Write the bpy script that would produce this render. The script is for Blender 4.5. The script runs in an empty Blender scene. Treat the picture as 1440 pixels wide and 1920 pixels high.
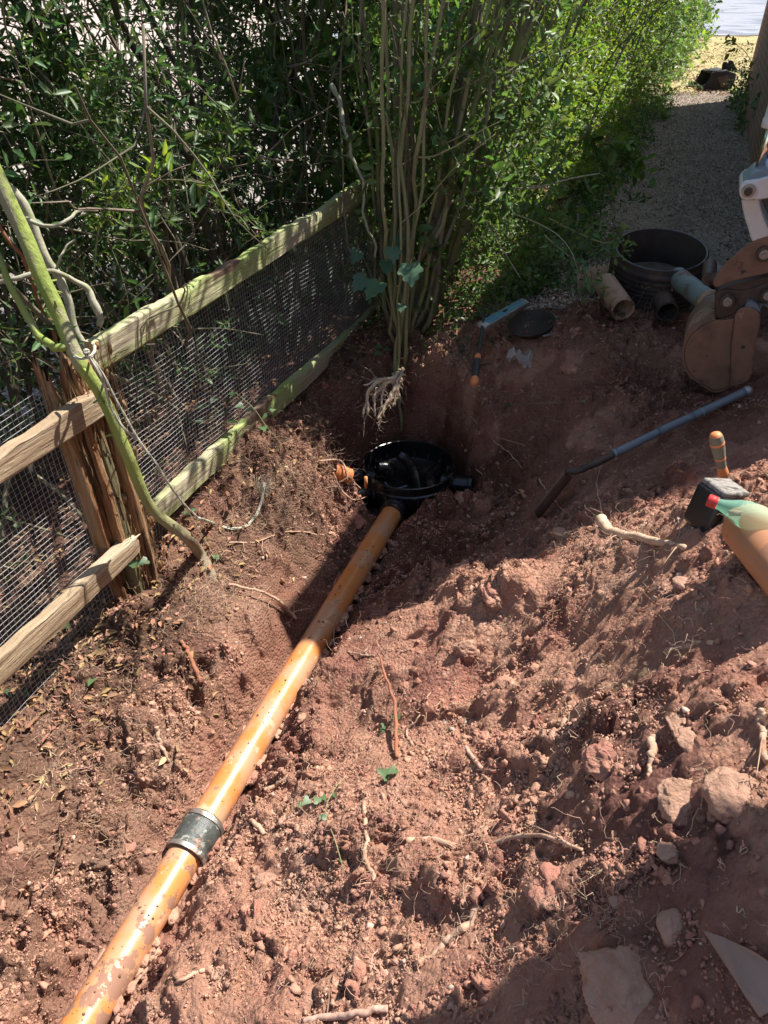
import bpy, bmesh, math, random
import numpy as np
from mathutils import Vector
C = bpy.context.scene
COL = C.collection
rad = math.radians
# ---------------------------------------------------------------- camera, world, sun, exposure
CAM = np.array([0.0, 0.0, 1.55]); PITCH = rad(36.0); FPX = 1375.0
cam = bpy.data.cameras.new('camera'); camo = bpy.data.objects.new('camera', cam); COL.objects.link(camo)
camo.location = CAM; camo.rotation_euler = (rad(90) - PITCH, 0, 0)
cam.sensor_fit = 'VERTICAL'; cam.sensor_height = 24.0; cam.lens = 24.0 * FPX / 1920.0
cam.clip_start = 0.02; cam.clip_end = 2000
C.camera = camo
SUN = Vector((0.85, 0.53, 1.66)).normalized()
w = bpy.data.worlds.new('World'); C.world = w; w.use_nodes = True
nt = w.node_tree; nt.nodes.clear()
sky = nt.nodes.new('ShaderNodeTexSky'); sky.sky_type = 'NISHITA'; sky.sun_disc = False
sky.sun_elevation = math.asin(SUN.z); sky.sun_rotation = math.atan2(SUN.x, SUN.y)
bgn = nt.nodes.new('ShaderNodeBackground'); bgn.inputs[1].default_value = 0.11
wo = nt.nodes.new('ShaderNodeOutputWorld')
nt.links.new(sky.outputs[0], bgn.inputs[0]); nt.links.new(bgn.outputs[0], wo.inputs[0])
sl = bpy.data.lights.new('sun', 'SUN'); sl.energy = 5.0; sl.angle = rad(0.5); sl.color = (1.0, 0.95, 0.88)
so = bpy.data.objects.new('sun', sl); COL.objects.link(so)
so.rotation_euler = SUN.to_track_quat('Z', 'Y').to_euler(); so.location = (5, 3, 9)
C.view_settings.view_transform = 'Standard'; C.view_settings.look = 'None'
C.view_settings.exposure = 1.0; C.view_settings.gamma = 1.0
C.render.engine = 'CYCLES'
C.cycles.max_bounces = 8; C.cycles.transparent_max_bounces = 8

# ---------------------------------------------------------------- maths helpers
cp, sp = math.cos(PITCH), math.sin(PITCH)
def ray(px, py):
    x = (px - 720) / FPX; y = (960 - py) / FPX
    return np.array([x, cp + y * sp, -sp + y * cp])          # per unit of depth
def D(px, py, d): return CAM + ray(px, py) * d
def Z(px, py, z):
    r = ray(px, py); return CAM + r * ((z - CAM[2]) / r[2])
def Cc(px, py, c):
    r = ray(px, py); return CAM + r * (c / (r[0] - .385 * r[1]))
def F(px, py, fwd):
    r = ray(px, py); return CAM + r * (fwd / r[1])
def nrm(v):
    v = np.asarray(v, float); return v / np.maximum(np.linalg.norm(v, axis=-1, keepdims=True), 1e-9)

def _hash(ix, iy, iz, seed):
    h = (ix.astype(np.int64) * 374761393 + iy.astype(np.int64) * 668265263 + iz.astype(np.int64) * 2147483647 + seed * 974634777) & 0xffffffff
    h = ((h ^ (h >> 13)) * 1274126177) & 0xffffffff
    h = ((h ^ (h >> 16)) * 2246822519) & 0xffffffff
    return ((h ^ (h >> 15)) & 0xffffff) / float(0xffffff)
def vnoise(x, y, z=None, seed=0):
    x = np.asarray(x, float); y = np.asarray(y, float)
    z = np.zeros_like(x) if z is None else np.asarray(z, float)
    ix, iy, iz = np.floor(x), np.floor(y), np.floor(z)
    fx, fy, fz = x - ix, y - iy, z - iz
    ix = ix.astype(np.int64); iy = iy.astype(np.int64); iz = iz.astype(np.int64)
    fx = fx * fx * (3 - 2 * fx); fy = fy * fy * (3 - 2 * fy); fz = fz * fz * (3 - 2 * fz)
    r = 0
    for dx in (0, 1):
        for dy in (0, 1):
            for dz in (0, 1):
                wgt = (fx if dx else 1 - fx) * (fy if dy else 1 - fy) * (fz if dz else 1 - fz)
                r = r + wgt * _hash(ix + dx, iy + dy, iz + dz, seed)
    return r * 2 - 1
def fbm(x, y, z=None, oct=4, seed=0, gain=0.5):
    a = 1.0; s = 0; f = 1.0
    for o in range(oct):
        s = s + a * vnoise(x * f + o * 17.3, y * f - o * 9.1, None if z is None else z * f + o * 3.7, seed + o)
        a *= gain; f *= 2.07
    return s
def sstep(a, b, x):
    t = np.clip((x - a) / (b - a), 0, 1); return t * t * (3 - 2 * t)

class MB:
    """collects vertex and face arrays and links them as ONE mesh object"""
    def __init__(s): s.V = []; s.Fc = []; s.n = 0; s.M = []
    def add(s, V, F, m=0):
        V = np.asarray(V, float).reshape(-1, 3)
        if isinstance(F, np.ndarray): F = [F]
        else:
            by = {}
            for f in F: by.setdefault(len(f), []).append(f)
            F = [np.array(v, dtype=np.int64) for v in by.values()]
        for f in F: s.Fc.append(f + s.n); s.M.append(m)
        s.V.append(V); s.n += len(V); return s
    def build(s, name, mat, parent=None, smooth=True, sharp=None, bevel=None):
        me = bpy.data.meshes.new(name)
        V = np.concatenate(s.V).astype(np.float32)
        lt = np.concatenate([np.full(len(f), f.shape[1], np.int32) for f in s.Fc])
        li = np.concatenate([f.ravel() for f in s.Fc]).astype(np.int32)
        ls = np.concatenate([[0], np.cumsum(lt)[:-1]]).astype(np.int32)
        me.vertices.add(len(V)); me.vertices.foreach_set('co', V.ravel())
        me.loops.add(len(li)); me.loops.foreach_set('vertex_index', li)
        me.polygons.add(len(lt)); me.polygons.foreach_set('loop_start', ls); me.polygons.foreach_set('loop_total', lt)
        mats = mat if isinstance(mat, (list, tuple)) else [mat]
        for m in mats: me.materials.append(m)
        if len(mats) > 1:
            me.polygons.foreach_set('material_index', np.concatenate([np.full(len(f), m, np.int32) for f, m in zip(s.Fc, s.M)]))
        me.update(calc_edges=True); me.validate()
        if smooth: me.polygons.foreach_set('use_smooth', np.ones(len(me.polygons), bool))
        if sharp: 
            try: me.set_sharp_from_angle(angle=rad(sharp))
            except Exception: pass
        o = bpy.data.objects.new(name, me); COL.objects.link(o)
        if bevel:
            b = o.modifiers.new('bevel', 'BEVEL'); b.width = bevel; b.segments = 2; b.limit_method = 'ANGLE'; b.angle_limit = rad(40)
        if parent: o.parent = parent; o.matrix_parent_inverse = parent.matrix_basis.inverted()
        return o
def tag(o, label, cat, group=None, kind=None):
    if label: o['label'] = label
    if cat: o['category'] = cat
    if group: o['group'] = group
    if kind: o['kind'] = kind
    return o
def struct(o): o['kind'] = 'structure'; return o
def stuff(o, label, cat): return tag(o, label, cat, None, 'stuff')
def empty(name, loc):
    o = bpy.data.objects.new(name, None); COL.objects.link(o); o.location = [float(v) for v in loc]; o.empty_display_size = .05; return o

def tubes(P, R, sides=6, cap=False):
    """P (n,m,3) R (n,m) -> V,F of n tubes"""
    P = np.asarray(P, float); R = np.asarray(R, float)
    if P.ndim == 2: P = P[None]; R = R[None]
    n, m, _ = P.shape
    T = np.empty_like(P); T[:, 1:-1] = P[:, 2:] - P[:, :-2]; T[:, 0] = P[:, 1] - P[:, 0]; T[:, -1] = P[:, -1] - P[:, -2]
    T = nrm(T)
    mean = nrm(P[:, -1] - P[:, 0] + 1e-6)
    ref = np.where(np.abs(mean[:, 2:3]) < .8, np.array([[0, 0, 1.]]), np.array([[1., 0, 0]]))
    A = nrm(np.cross(T, ref[:, None, :])); B = np.cross(T, A)
    ang = np.arange(sides) * 2 * math.pi / sides
    V = P[:, :, None, :] + R[:, :, None, None] * (np.cos(ang)[None, None, :, None] * A[:, :, None, :] + np.sin(ang)[None, None, :, None] * B[:, :, None, :])
    idx = np.arange(n * m * sides).reshape(n, m, sides)
    a = idx[:, :-1, :]; b = idx[:, 1:, :]
    Fq = np.stack([a, np.roll(a, -1, 2), np.roll(b, -1, 2), b], -1).reshape(-1, 4)
    Fs = [Fq]
    if cap: Fs += [idx[:, -1, :].reshape(n, sides), idx[:, 0, ::-1].reshape(n, sides)]
    return V.reshape(-1, 3), Fs
def addt(mb, P, R, sides=8, cap=True, m=0):
    P = np.asarray(P, float)
    if np.isscalar(R): R = np.full(P.shape[:-1], R)
    V, Fs = tubes(P, R, sides, cap); off = mb.n
    for f in Fs: mb.Fc.append(f + off); mb.M.append(m)
    mb.V.append(V); mb.n += len(V)
def spline(P, n):
    """Catmull-Rom through P"""
    P = np.asarray(P, float); k = len(P)
    Q = np.vstack([2 * P[0] - P[1], P, 2 * P[-1] - P[-2]])
    out = []
    for t in np.linspace(0, k - 1 - 1e-6, n):
        i = int(t); u = t - i; a, b, c, d = Q[i], Q[i + 1], Q[i + 2], Q[i + 3]
        out.append(.5 * ((2 * b) + (c - a) * u + (2 * a - 5 * b + 4 * c - d) * u * u + (3 * b - a - 3 * c + d) * u ** 3))
    return np.array(out)
def wob(P, amp, freq, seed):
    s = np.linspace(0, 1, len(P)) * freq
    return P + amp * np.stack([fbm(s + seed * 7.1, s * 0 + k * 11, oct=3, seed=seed + k) for k in range(3)], -1)
def box(mb, c, h, X=(1, 0, 0), Y=(0, 1, 0), Zv=(0, 0, 1), m=0):
    c = np.array(c, float); X = np.array(X, float) * h[0]; Y = np.array(Y, float) * h[1]; Zv = np.array(Zv, float) * h[2]
    V = [c + a * X + b * Y + d * Zv for a in (-1, 1) for b in (-1, 1) for d in (-1, 1)]
    mb.add(V, [(0, 1, 3, 2), (4, 6, 7, 5), (0, 4, 5, 1), (2, 3, 7, 6), (0, 2, 6, 4), (1, 5, 7, 3)], m)
def lathe(mb, prof, o, ax=(0, 0, 1), n=48, m=0, phase=0):
    """prof list of (r, h)"""
    ax = nrm(ax); ref = np.array([0, 0, 1.]) if abs(ax[2]) < .9 else np.array([1., 0, 0])
    A = nrm(np.cross(ref, ax)); B = np.cross(ax, A)
    th = np.arange(n) * 2 * math.pi / n + phase; k = len(prof)
    V = np.array([np.array(o) + ax * h + r * (np.cos(th)[:, None] * A + np.sin(th)[:, None] * B) for r, h in prof])
    idx = np.arange(k * n).reshape(k, n); a = idx[:-1]; b = idx[1:]
    mb.add(V.reshape(-1, 3), np.stack([a, np.roll(a, -1, 1), np.roll(b, -1, 1), b], -1).reshape(-1, 4), m)
def prism(mb, pts, off, m=0):
    """closed polygon (k,3) pushed by vector off"""
    P = np.array(pts, float); k = len(P); V = np.vstack([P, P + np.array(off, float)])
    mb.add(V, [tuple(range(k)), tuple(range(2 * k - 1, k - 1, -1))] + [(i, i + k, (i + 1) % k + k, (i + 1) % k) for i in range(k)], m)
def icos(sub):
    bm = bmesh.new(); bmesh.ops.create_icosphere(bm, subdivisions=sub, radius=1.0)
    V = np.array([v.co[:] for v in bm.verts]); Fx = np.array([[v.index for v in f.verts] for f in bm.faces]); bm.free(); return V, Fx

# ---------------------------------------------------------------- materials
def mat(name, cols, scale=6.0, rough=(.6, .9), bump=.3, bscale=None, detail=8, metal=0, coords='Object', spec=.4, stretch=None,
        patches=None, trans=0, alpha=None, coat=0, island=None, bdist=.01, hue=.03):
    """cols: 2-4 colours mixed by noise; patches: list of (colour, scale, threshold, softness); island: (strength) per-leaf value variation"""
    m = bpy.data.materials.new(name); m.use_nodes = True; n = m.node_tree; N = n.nodes; L = n.links
    N.clear(); out = N.new('ShaderNodeOutputMaterial'); b = N.new('ShaderNodeBsdfPrincipled'); L.new(b.outputs[0], out.inputs[0])
    tc = N.new('ShaderNodeTexCoord'); vec = tc.outputs[coords]
    if stretch:
        mp = N.new('ShaderNodeMapping'); mp.inputs['Scale'].default_value = stretch; L.new(vec, mp.inputs[0]); vec = mp.outputs[0]
    no = N.new('ShaderNodeTexNoise'); no.inputs['Scale'].default_value = scale; no.inputs['Detail'].default_value = detail; no.inputs['Roughness'].default_value = .62
    L.new(vec, no.inputs['Vector'])
    cr = N.new('ShaderNodeValToRGB'); L.new(no.outputs[0], cr.inputs[0]); e = cr.color_ramp.elements
    k = len(cols)
    while len(e) < k: e.new(.5)
    for i, c in enumerate(cols): e[i].position = .32 + .36 * i / max(k - 1, 1); e[i].color = (*c, 1)
    col = cr.outputs[0]
    for (pc, psc, th, soft) in (patches or []):
        pn = N.new('ShaderNodeTexNoise'); pn.inputs['Scale'].default_value = psc; pn.inputs['Detail'].default_value = 6; pn.inputs['Roughness'].default_value = .6; L.new(vec, pn.inputs['Vector'])
        mr = N.new('ShaderNodeMapRange'); mr.inputs[1].default_value = th; mr.inputs[2].default_value = th + soft; L.new(pn.outputs[0], mr.inputs[0])
        mx = N.new('ShaderNodeMixRGB'); mx.inputs[2].default_value = (*pc, 1); L.new(mr.outputs[0], mx.inputs[0]); L.new(col, mx.inputs[1]); col = mx.outputs[0]
    if island:
        g = N.new('ShaderNodeNewGeometry'); hs = N.new('ShaderNodeHueSaturation')
        a = N.new('ShaderNodeMapRange'); a.inputs[3].default_value = 1 - island; a.inputs[4].default_value = 1 + island; L.new(g.outputs['Random Per Island'], a.inputs[0])
        h = N.new('ShaderNodeMath'); h.operation = 'MULTIPLY'; h.inputs[1].default_value = 7.31; L.new(g.outputs['Random Per Island'], h.inputs[0])
        fr = N.new('ShaderNodeMath'); fr.operation = 'FRACT'; L.new(h.outputs[0], fr.inputs[0])
        a2 = N.new('ShaderNodeMapRange'); a2.inputs[3].default_value = .5 - hue; a2.inputs[4].default_value = .5 + hue; L.new(fr.outputs[0], a2.inputs[0])
        L.new(a.outputs[0], hs.inputs['Value']); L.new(a2.outputs[0], hs.inputs['Hue']); L.new(col, hs.inputs['Color']); col = hs.outputs[0]
    L.new(col, b.inputs['Base Color'])
    rr = N.new('ShaderNodeMapRange'); rr.inputs[3].default_value = rough[0]; rr.inputs[4].default_value = rough[1]; L.new(no.outputs[0], rr.inputs[0]); L.new(rr.outputs[0], b.inputs['Roughness'])
    b.inputs['Metallic'].default_value = metal; b.inputs['Specular IOR Level'].default_value = spec; b.inputs['Coat Weight'].default_value = coat
    if bump:
        bn = N.new('ShaderNodeTexNoise'); bn.inputs['Scale'].default_value = bscale or scale * 4; bn.inputs['Detail'].default_value = 8; bn.inputs['Roughness'].default_value = .65; L.new(vec, bn.inputs['Vector'])
        bu = N.new('ShaderNodeBump'); bu.inputs['Strength'].default_value = bump; bu.inputs['Distance'].default_value = bdist; L.new(bn.outputs[0], bu.inputs['Height']); L.new(bu.outputs[0], b.inputs['Normal'])
    if trans:
        t = N.new('ShaderNodeBsdfTranslucent'); ms = N.new('ShaderNodeMixShader'); ms.inputs[0].default_value = trans
        hs2 = N.new('ShaderNodeHueSaturation'); hs2.inputs['Hue'].default_value = .485; hs2.inputs['Saturation'].default_value = 1.15; hs2.inputs['Value'].default_value = 1.7; L.new(col, hs2.inputs['Color']); L.new(hs2.outputs[0], t.inputs[0])
        L.new(b.outputs[0], ms.inputs[1]); L.new(t.outputs[0], ms.inputs[2]); L.new(ms.outputs[0], out.inputs[0])
    m['bsdf'] = b.name
    return m
DRY = (.46, .245, .168); MOIST = (.215, .100, .078); RED = (.36, .165, .120); HUM = (.125, .078, .055); DUST = (.54, .325, .228)
M_soil = mat('red_soil', [MOIST, RED, DRY, DUST], 2.2, (.85, 1), .9, 70, 10, spec=.15, bdist=.012, patches=[(HUM, 1.3, .56, .12), (DUST, 9, .58, .1)])
M_clod = mat('soil_crumbs', [RED, DRY, DUST], 3.0, (.9, 1), .9, 150, spec=.10, island=.16, bdist=.006, hue=.006, patches=[(MOIST, 1.7, .52, .14)])
M_stone = mat('earthy_stone', [(.33, .18, .12), (.45, .27, .19), (.40, .25, .19)], 9, (.85, .98), 1, 60, spec=.15, bdist=.014, patches=[(DRY, 5, .46, .12), (RED, 9, .55, .1)])
M_stone2 = mat('grey_stone', [(.33, .18, .125), (.44, .265, .19), (.37, .22, .16)], 9, (.85, .98), 1, 50, spec=.2, bdist=.012, patches=[(DRY, 6, .50, .12)])
M_pebble = mat('pebbles', [(.40, .26, .20), (.50, .36, .28), (.32, .22, .18)], 20, (.8, .95), .3, 90, spec=.2, island=.2, hue=.008)
M_gravelbase = mat('gravel_base', [(.19, .15, .115), (.30, .245, .20), (.17, .14, .10)], 14, (.85, 1), .8, 90, spec=.2, bdist=.015, patches=[(.15*np.array((1, .85, .6)), 1.2, .55, .15)])
M_chip = mat('gravel_chips', [(.30, .245, .20), (.50, .42, .35)], 3, (.7, .95), 0, spec=.25, island=.45)
M_litter = mat('leaf_litter', [(.36, .22, .11), (.22, .12, .06), (.45, .31, .17)], 3, (.6, .9), .2, 60, spec=.25, island=.4)
M_root = mat('root_bark', [(.36, .22, .14), (.50, .33, .23), (.30, .17, .11)], 18, (.75, .95), .6, 60, spec=.2, bdist=.004)
M_rootlet = mat('rootlet', [(.40, .26, .18), (.54, .38, .27)], 12, (.8, .95), 0, spec=.2, island=.35)
M_paleroot = mat('pale_cut_root', [(.55, .40, .27), (.70, .55, .40)], 14, (.75, .95), .4, 60, spec=.2, bdist=.004, patches=[(RED, 12, .60, .06)])
M_darkroot = mat('reddish_root_bark', [(.25, .10, .06), (.36, .16, .09)], 18, (.75, .95), .6, 60, spec=.2, bdist=.004)
M_bark = mat('mossy_bark', [(.11, .10, .07), (.22, .20, .14), (.17, .19, .085)], 14, (.8, .95), .6, 45, spec=.2, bdist=.006, stretch=(1, 1, .4), patches=[(.19*np.array((1, 1.2, .45)), 5, .55, .1)])
M_darkbark = mat('dark_bark', [(.05, .045, .034), (.105, .092, .066)], 14, (.8, .95), .5, 45, spec=.2, bdist=.006, stretch=(1, 1, .4), patches=[((.09, .11, .05), 6, .56, .1)])
M_twig = mat('twig_bark', [(.13, .11, .075), (.23, .20, .14)], 9, (.8, .95), 0, spec=.2, island=.3)
M_palestem = mat('pale_green_stem', [(.20, .22, .09), (.31, .31, .16), (.24, .20, .13)], 9, (.7, .9), .3, 60, spec=.2, bdist=.004, stretch=(1, 1, .3))
M_sap = mat('green_sapling_bark', [(.20, .26, .06), (.29, .35, .09), (.30, .31, .16)], 9, (.78, .95), 1, 60, spec=.2, bdist=.010, stretch=(1, 1, .35), patches=[((.33, .31, .20), 9, .54, .05), ((.12, .16, .045), 13, .60, .05), ((.20, .13, .07), 26, .70, .02)])
def _sapgrad(m):
    # bark is greyer and browner near the ground (object z is height)
    n = m.node_tree; N = n.nodes; L = n.links; b = N[m['bsdf']]; src = b.inputs['Base Color'].links[0].from_socket
    tc = N.new('ShaderNodeTexCoord'); sx = N.new('ShaderNodeSeparateXYZ'); L.new(tc.outputs['Object'], sx.inputs[0]); mr = N.new('ShaderNodeMapRange'); mr.inputs[1].default_value = .28; mr.inputs[2].default_value = -.12; L.new(sx.outputs[2], mr.inputs[0])
    mx = N.new('ShaderNodeMixRGB'); mx.inputs[2].default_value = (.27, .22, .15, 1); L.new(mr.outputs[0], mx.inputs[0]); L.new(src, mx.inputs[1]); L.new(mx.outputs[0], b.inputs['Base Color'])
_sapgrad(M_sap)
M_greybranch = mat('lichen_grey_branch', [(.30, .30, .20), (.40, .38, .29), (.26, .29, .13)], 22, (.7, .9), .4, 80, spec=.2, bdist=.004)
M_wood = mat('weathered_rail', [(.33, .27, .18), (.50, .44, .31), (.40, .34, .23)], 6, (.85, .98), 1, 34, spec=.1, bdist=.012, stretch=(.10, 1, 1.8))
M_rot = mat('rotten_wood', [(.16, .085, .05), (.42, .22, .11), (.52, .34, .19), (.50, .42, .29)], 16, (.9, 1), 1, 60, spec=.06, bdist=.03, stretch=(2, 2, .09), patches=[((.12, .07, .045), 8, .60, .04)])
M_dkwood = mat('dark_split_wood', [(.20, .19, .09), (.13, .11, .07)], 7, (.85, .98), .8, 30, spec=.12, bdist=.01, stretch=(1.6, 1.6, .22))
M_wire = mat('galvanised_wire', [(.42, .42, .42), (.58, .58, .57)], 15, (.45, .6), 0, metal=.3)
M_blackpl = mat('black_plastic', [(.012, .012, .013), (.022, .022, .024)], 8, (.22, .5), .12, 60, spec=.5, patches=[((.13, .085, .065), 7, .62, .12)])
M_shinybl = mat('glossy_black_plastic', [(.009, .009, .010), (.016, .015, .016)], 8, (.16, .38), .08, 40, spec=.5, patches=[((.11, .07, .05), 7, .58, .14), ((.15, .09, .07), 22, .66, .05)])
M_dustbl = mat('dusty_black_plastic', [(.03, .024, .022), (.075, .055, .045)], 5, (.5, .85), .3, 60, spec=.35, patches=[((.17, .10, .075), 4, .55, .15)])
M_metalpin = mat('worn_steel_pin', [(.28, .25, .22), (.42, .38, .34)], 20, (.35, .6), .2, 80, metal=.8)
M_brown = mat('mud_coated_steel', [(.13, .075, .05), (.25, .135, .085), (.18, .10, .065)], 6, (.55, .9), .6, 50, spec=.35, bdist=.006, patches=[((.36, .21, .14), 5, .57, .03), ((.06, .045, .04), 11, .60, .05), ((.28, .15, .06), 30, .66, .04)])
M_darksteel = mat('greasy_dark_steel', [(.045, .035, .03), (.12, .075, .055)], 8, (.4, .75), .3, 70, metal=.3, spec=.5)
M_white = mat('scuffed_white_paint', [(.62, .57, .53), (.72, .68, .64)], 6, (.35, .6), .1, 50, spec=.5, patches=[((.12, .09, .08), 30, .67, .02), ((.45, .36, .31), 5, .6, .15)])
M_greypaint = mat('grey_blue_paint', [(.16, .20, .24), (.24, .27, .30)], 6, (.35, .6), .1, 50, spec=.5, patches=[((.16, .1, .08), 16, .6, .08)])
M_chrome = mat('chromed_rod', [(.75, .74, .72), (.8, .79, .77)], 5, (.08, .14), 0, metal=1)
M_shaft = mat('blue_grey_shaft', [(.11, .14, .165), (.17, .20, .225)], 8, (.35, .55), .15, 60, spec=.5, patches=[((.20, .13, .10), 13, .60, .06)])
M_blade = mat('muddy_blade', [(.15, .085, .06), (.22, .13, .095)], 10, (.6, .85), .3, 60, metal=.2)
M_clay = mat('muddy_brown_pipe', [(.30, .19, .125), (.42, .27, .18), (.24, .15, .10)], 5, (.55, .8), .2, 50, spec=.35, patches=[((.14, .085, .06), 7, .58, .06)])
M_greypipe = mat('grey_green_pipe', [(.15, .19, .19), (.22, .26, .25)], 6, (.5, .7), .2, 50, spec=.4, patches=[((.17, .11, .085), 7, .54, .06)])
M_org = mat('orange_plastic', [(.62, .20, .07), (.70, .25, .09)], 6, (.4, .6), .1, 50, spec=.45, patches=[((.2, .11, .08), 14, .66, .05)])
M_gripgrey = mat('grey_green_rubber', [(.16, .15, .11), (.21, .19, .145)], 8, (.6, .8), .2, 90, patches=[((.3, .2, .13), 16, .6, .1)])
M_gripblk = mat('black_rubber', [(.025, .03, .03), (.05, .055, .052)], 8, (.5, .7), .2, 90)
M_level = mat('blue_level_body', [(.035, .17, .24), (.05, .23, .30)], 12, (.35, .6), .1, 60, spec=.5, patches=[((.22, .22, .2), 10, .62, .08)])
M_alu = mat('scuffed_aluminium', [(.32, .32, .31), (.42, .42, .40)], 12, (.4, .6), .1, 60, metal=.6, patches=[((.2, .13, .1), 10, .6, .1)])
M_redcap = mat('red_cap', [(.55, .035, .03), (.62, .05, .04)], 20, (.35, .5), 0, spec=.5)
M_rope = mat('frayed_rope', [(.32, .31, .24), (.48, .46, .38), (.30, .36, .22)], 40, (.85, .95), .6, 150, spec=.1, bdist=.003)
M_brick0 = None
M_rubber = mat('track_rubber', [(.02, .02, .02), (.04, .036, .033)], 8, (.7, .9), .3, 60)

def pipe_mat():
    m = mat('orange_drain_plastic', [(.54, .195, .055), (.60, .23, .07)], 3, (.24, .42), .03, 12, spec=.5,
            patches=[((.50, .27, .155), 5, .47, .12), ((.60, .36, .22), 16, .60, .08), ((.17, .09, .055), 60, .725, .01)], coat=.05)
    n = m.node_tree; N = n.nodes; L = n.links; b = N[m['bsdf']]
    # dried mud coating, heavier towards the near end of the run (object x axis is along the run)
    src = b.inputs['Base Color'].links[0].from_socket
    tc = N.new('ShaderNodeTexCoord'); sx = N.new('ShaderNodeSeparateXYZ'); L.new(tc.outputs['Object'], sx.inputs[0])
    no = N.new('ShaderNodeTexNoise'); no.inputs['Scale'].default_value = 11; no.inputs['Detail'].default_value = 9; no.inputs['Roughness'].default_value = .68; L.new(tc.outputs['Object'], no.inputs['Vector'])
    mr = N.new('ShaderNodeMapRange'); mr.inputs[1].default_value = .55; mr.inputs[2].default_value = 1.55; mr.inputs[3].default_value = .10; mr.inputs[4].default_value = -.13; L.new(sx.outputs[1], mr.inputs[0])
    ad = N.new('ShaderNodeMath'); L.new(no.outputs[0], ad.inputs[0]); L.new(mr.outputs[0], ad.inputs[1])
    m2 = N.new('ShaderNodeMapRange'); m2.inputs[1].default_value = .515; m2.inputs[2].default_value = .54; L.new(ad.outputs[0], m2.inputs[0])
    mx = N.new('ShaderNodeMixRGB'); mx.inputs[2].default_value = (.27, .14, .09, 1); L.new(m2.outputs[0], mx.inputs[0]); L.new(src, mx.inputs[1]); L.new(mx.outputs[0], b.inputs['Base Color'])
    rs = b.inputs['Roughness'].links[0].from_socket
    mx2 = N.new('ShaderNodeMath'); mx2.operation = 'MULTIPLY_ADD'; L.new(m2.outputs[0], mx2.inputs[0]); mx2.inputs[1].default_value = .45; L.new(rs, mx2.inputs[2]); L.new(mx2.outputs[0], b.inputs['Roughness'])
    return m
M_pipe = pipe_mat()
M_muddypipe = mat('orange_pipe_with_mud', [(.47, .20, .09), (.53, .24, .11)], 3, (.45, .65), .05, 12, spec=.45, patches=[((.26, .13, .085), 11, .54, .03), ((.42, .2, .11), 4, .5, .1)])
M_coupling = mat('scuffed_black_coupling', [(.035, .042, .040), (.10, .105, .095)], 16, (.3, .6), .4, 60, spec=.6, patches=[((.28, .16, .11), 14, .54, .05), ((.24, .25, .22), 34, .58, .05)])
def leafm(name, a, b, tr=.3, rough=(.3, .5), spec=.5): return mat(name, [a, b], 2.5, rough, 0, spec=spec, trans=tr, island=.35)
L_dark = leafm('dark_hedge_leaf', (.050, .105, .032), (.09, .165, .050), .32, (.36, .55), .45)
L_mid = leafm('mid_hedge_leaf', (.075, .145, .038), (.13, .215, .058), .38, (.36, .55), .45)
L_bright = leafm('bright_hedge_leaf', (.10, .185, .035), (.19, .28, .06), .44, (.36, .52), .45)
L_blue = leafm('dock_leaf', (.075, .165, .095), (.11, .21, .125), .25, (.35, .55), .5)
L_ivy = leafm('ivy_leaf', (.06, .14, .055), (.12, .22, .09), .25, (.35, .5), .5)
L_yel = leafm('yellowing_leaf', (.20, .18, .04), (.12, .17, .035), .35)
M_glass = bpy.data.materials.new('green_bottle_plastic'); M_glass.use_nodes = True
_b = M_glass.node_tree.nodes['Principled BSDF']; _b.inputs['Base Color'].default_value = (.55, .93, .72, 1); _b.inputs['Transmission Weight'].default_value = .9; _b.inputs['Roughness'].default_value = .12; _b.inputs['IOR'].default_value = 1.2
_n = M_glass.node_tree; _t = _n.nodes.new('ShaderNodeBsdfTransparent'); _t.inputs[0].default_value = (.86, .97, .91, 1); _mx = _n.nodes.new('ShaderNodeMixShader'); _mx.inputs[0].default_value = .30
_b.inputs['Transmission Weight'].default_value = 0; _b.inputs['Base Color'].default_value = (.42, .80, .60, 1); _n.links.new(_t.outputs[0], _mx.inputs[1]); _n.links.new(_b.outputs[0], _mx.inputs[2]); _n.links.new(_mx.outputs[0], _n.nodes['Material Output'].inputs[0])
M_film = bpy.data.materials.new('crumpled_clear_film'); M_film.use_nodes = True
_b = M_film.node_tree.nodes['Principled BSDF']; _b.inputs['Base Color'].default_value = (.55, .5, .47, 1); _b.inputs['Alpha'].default_value = .5; _b.inputs['Roughness'].default_value = .25

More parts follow.
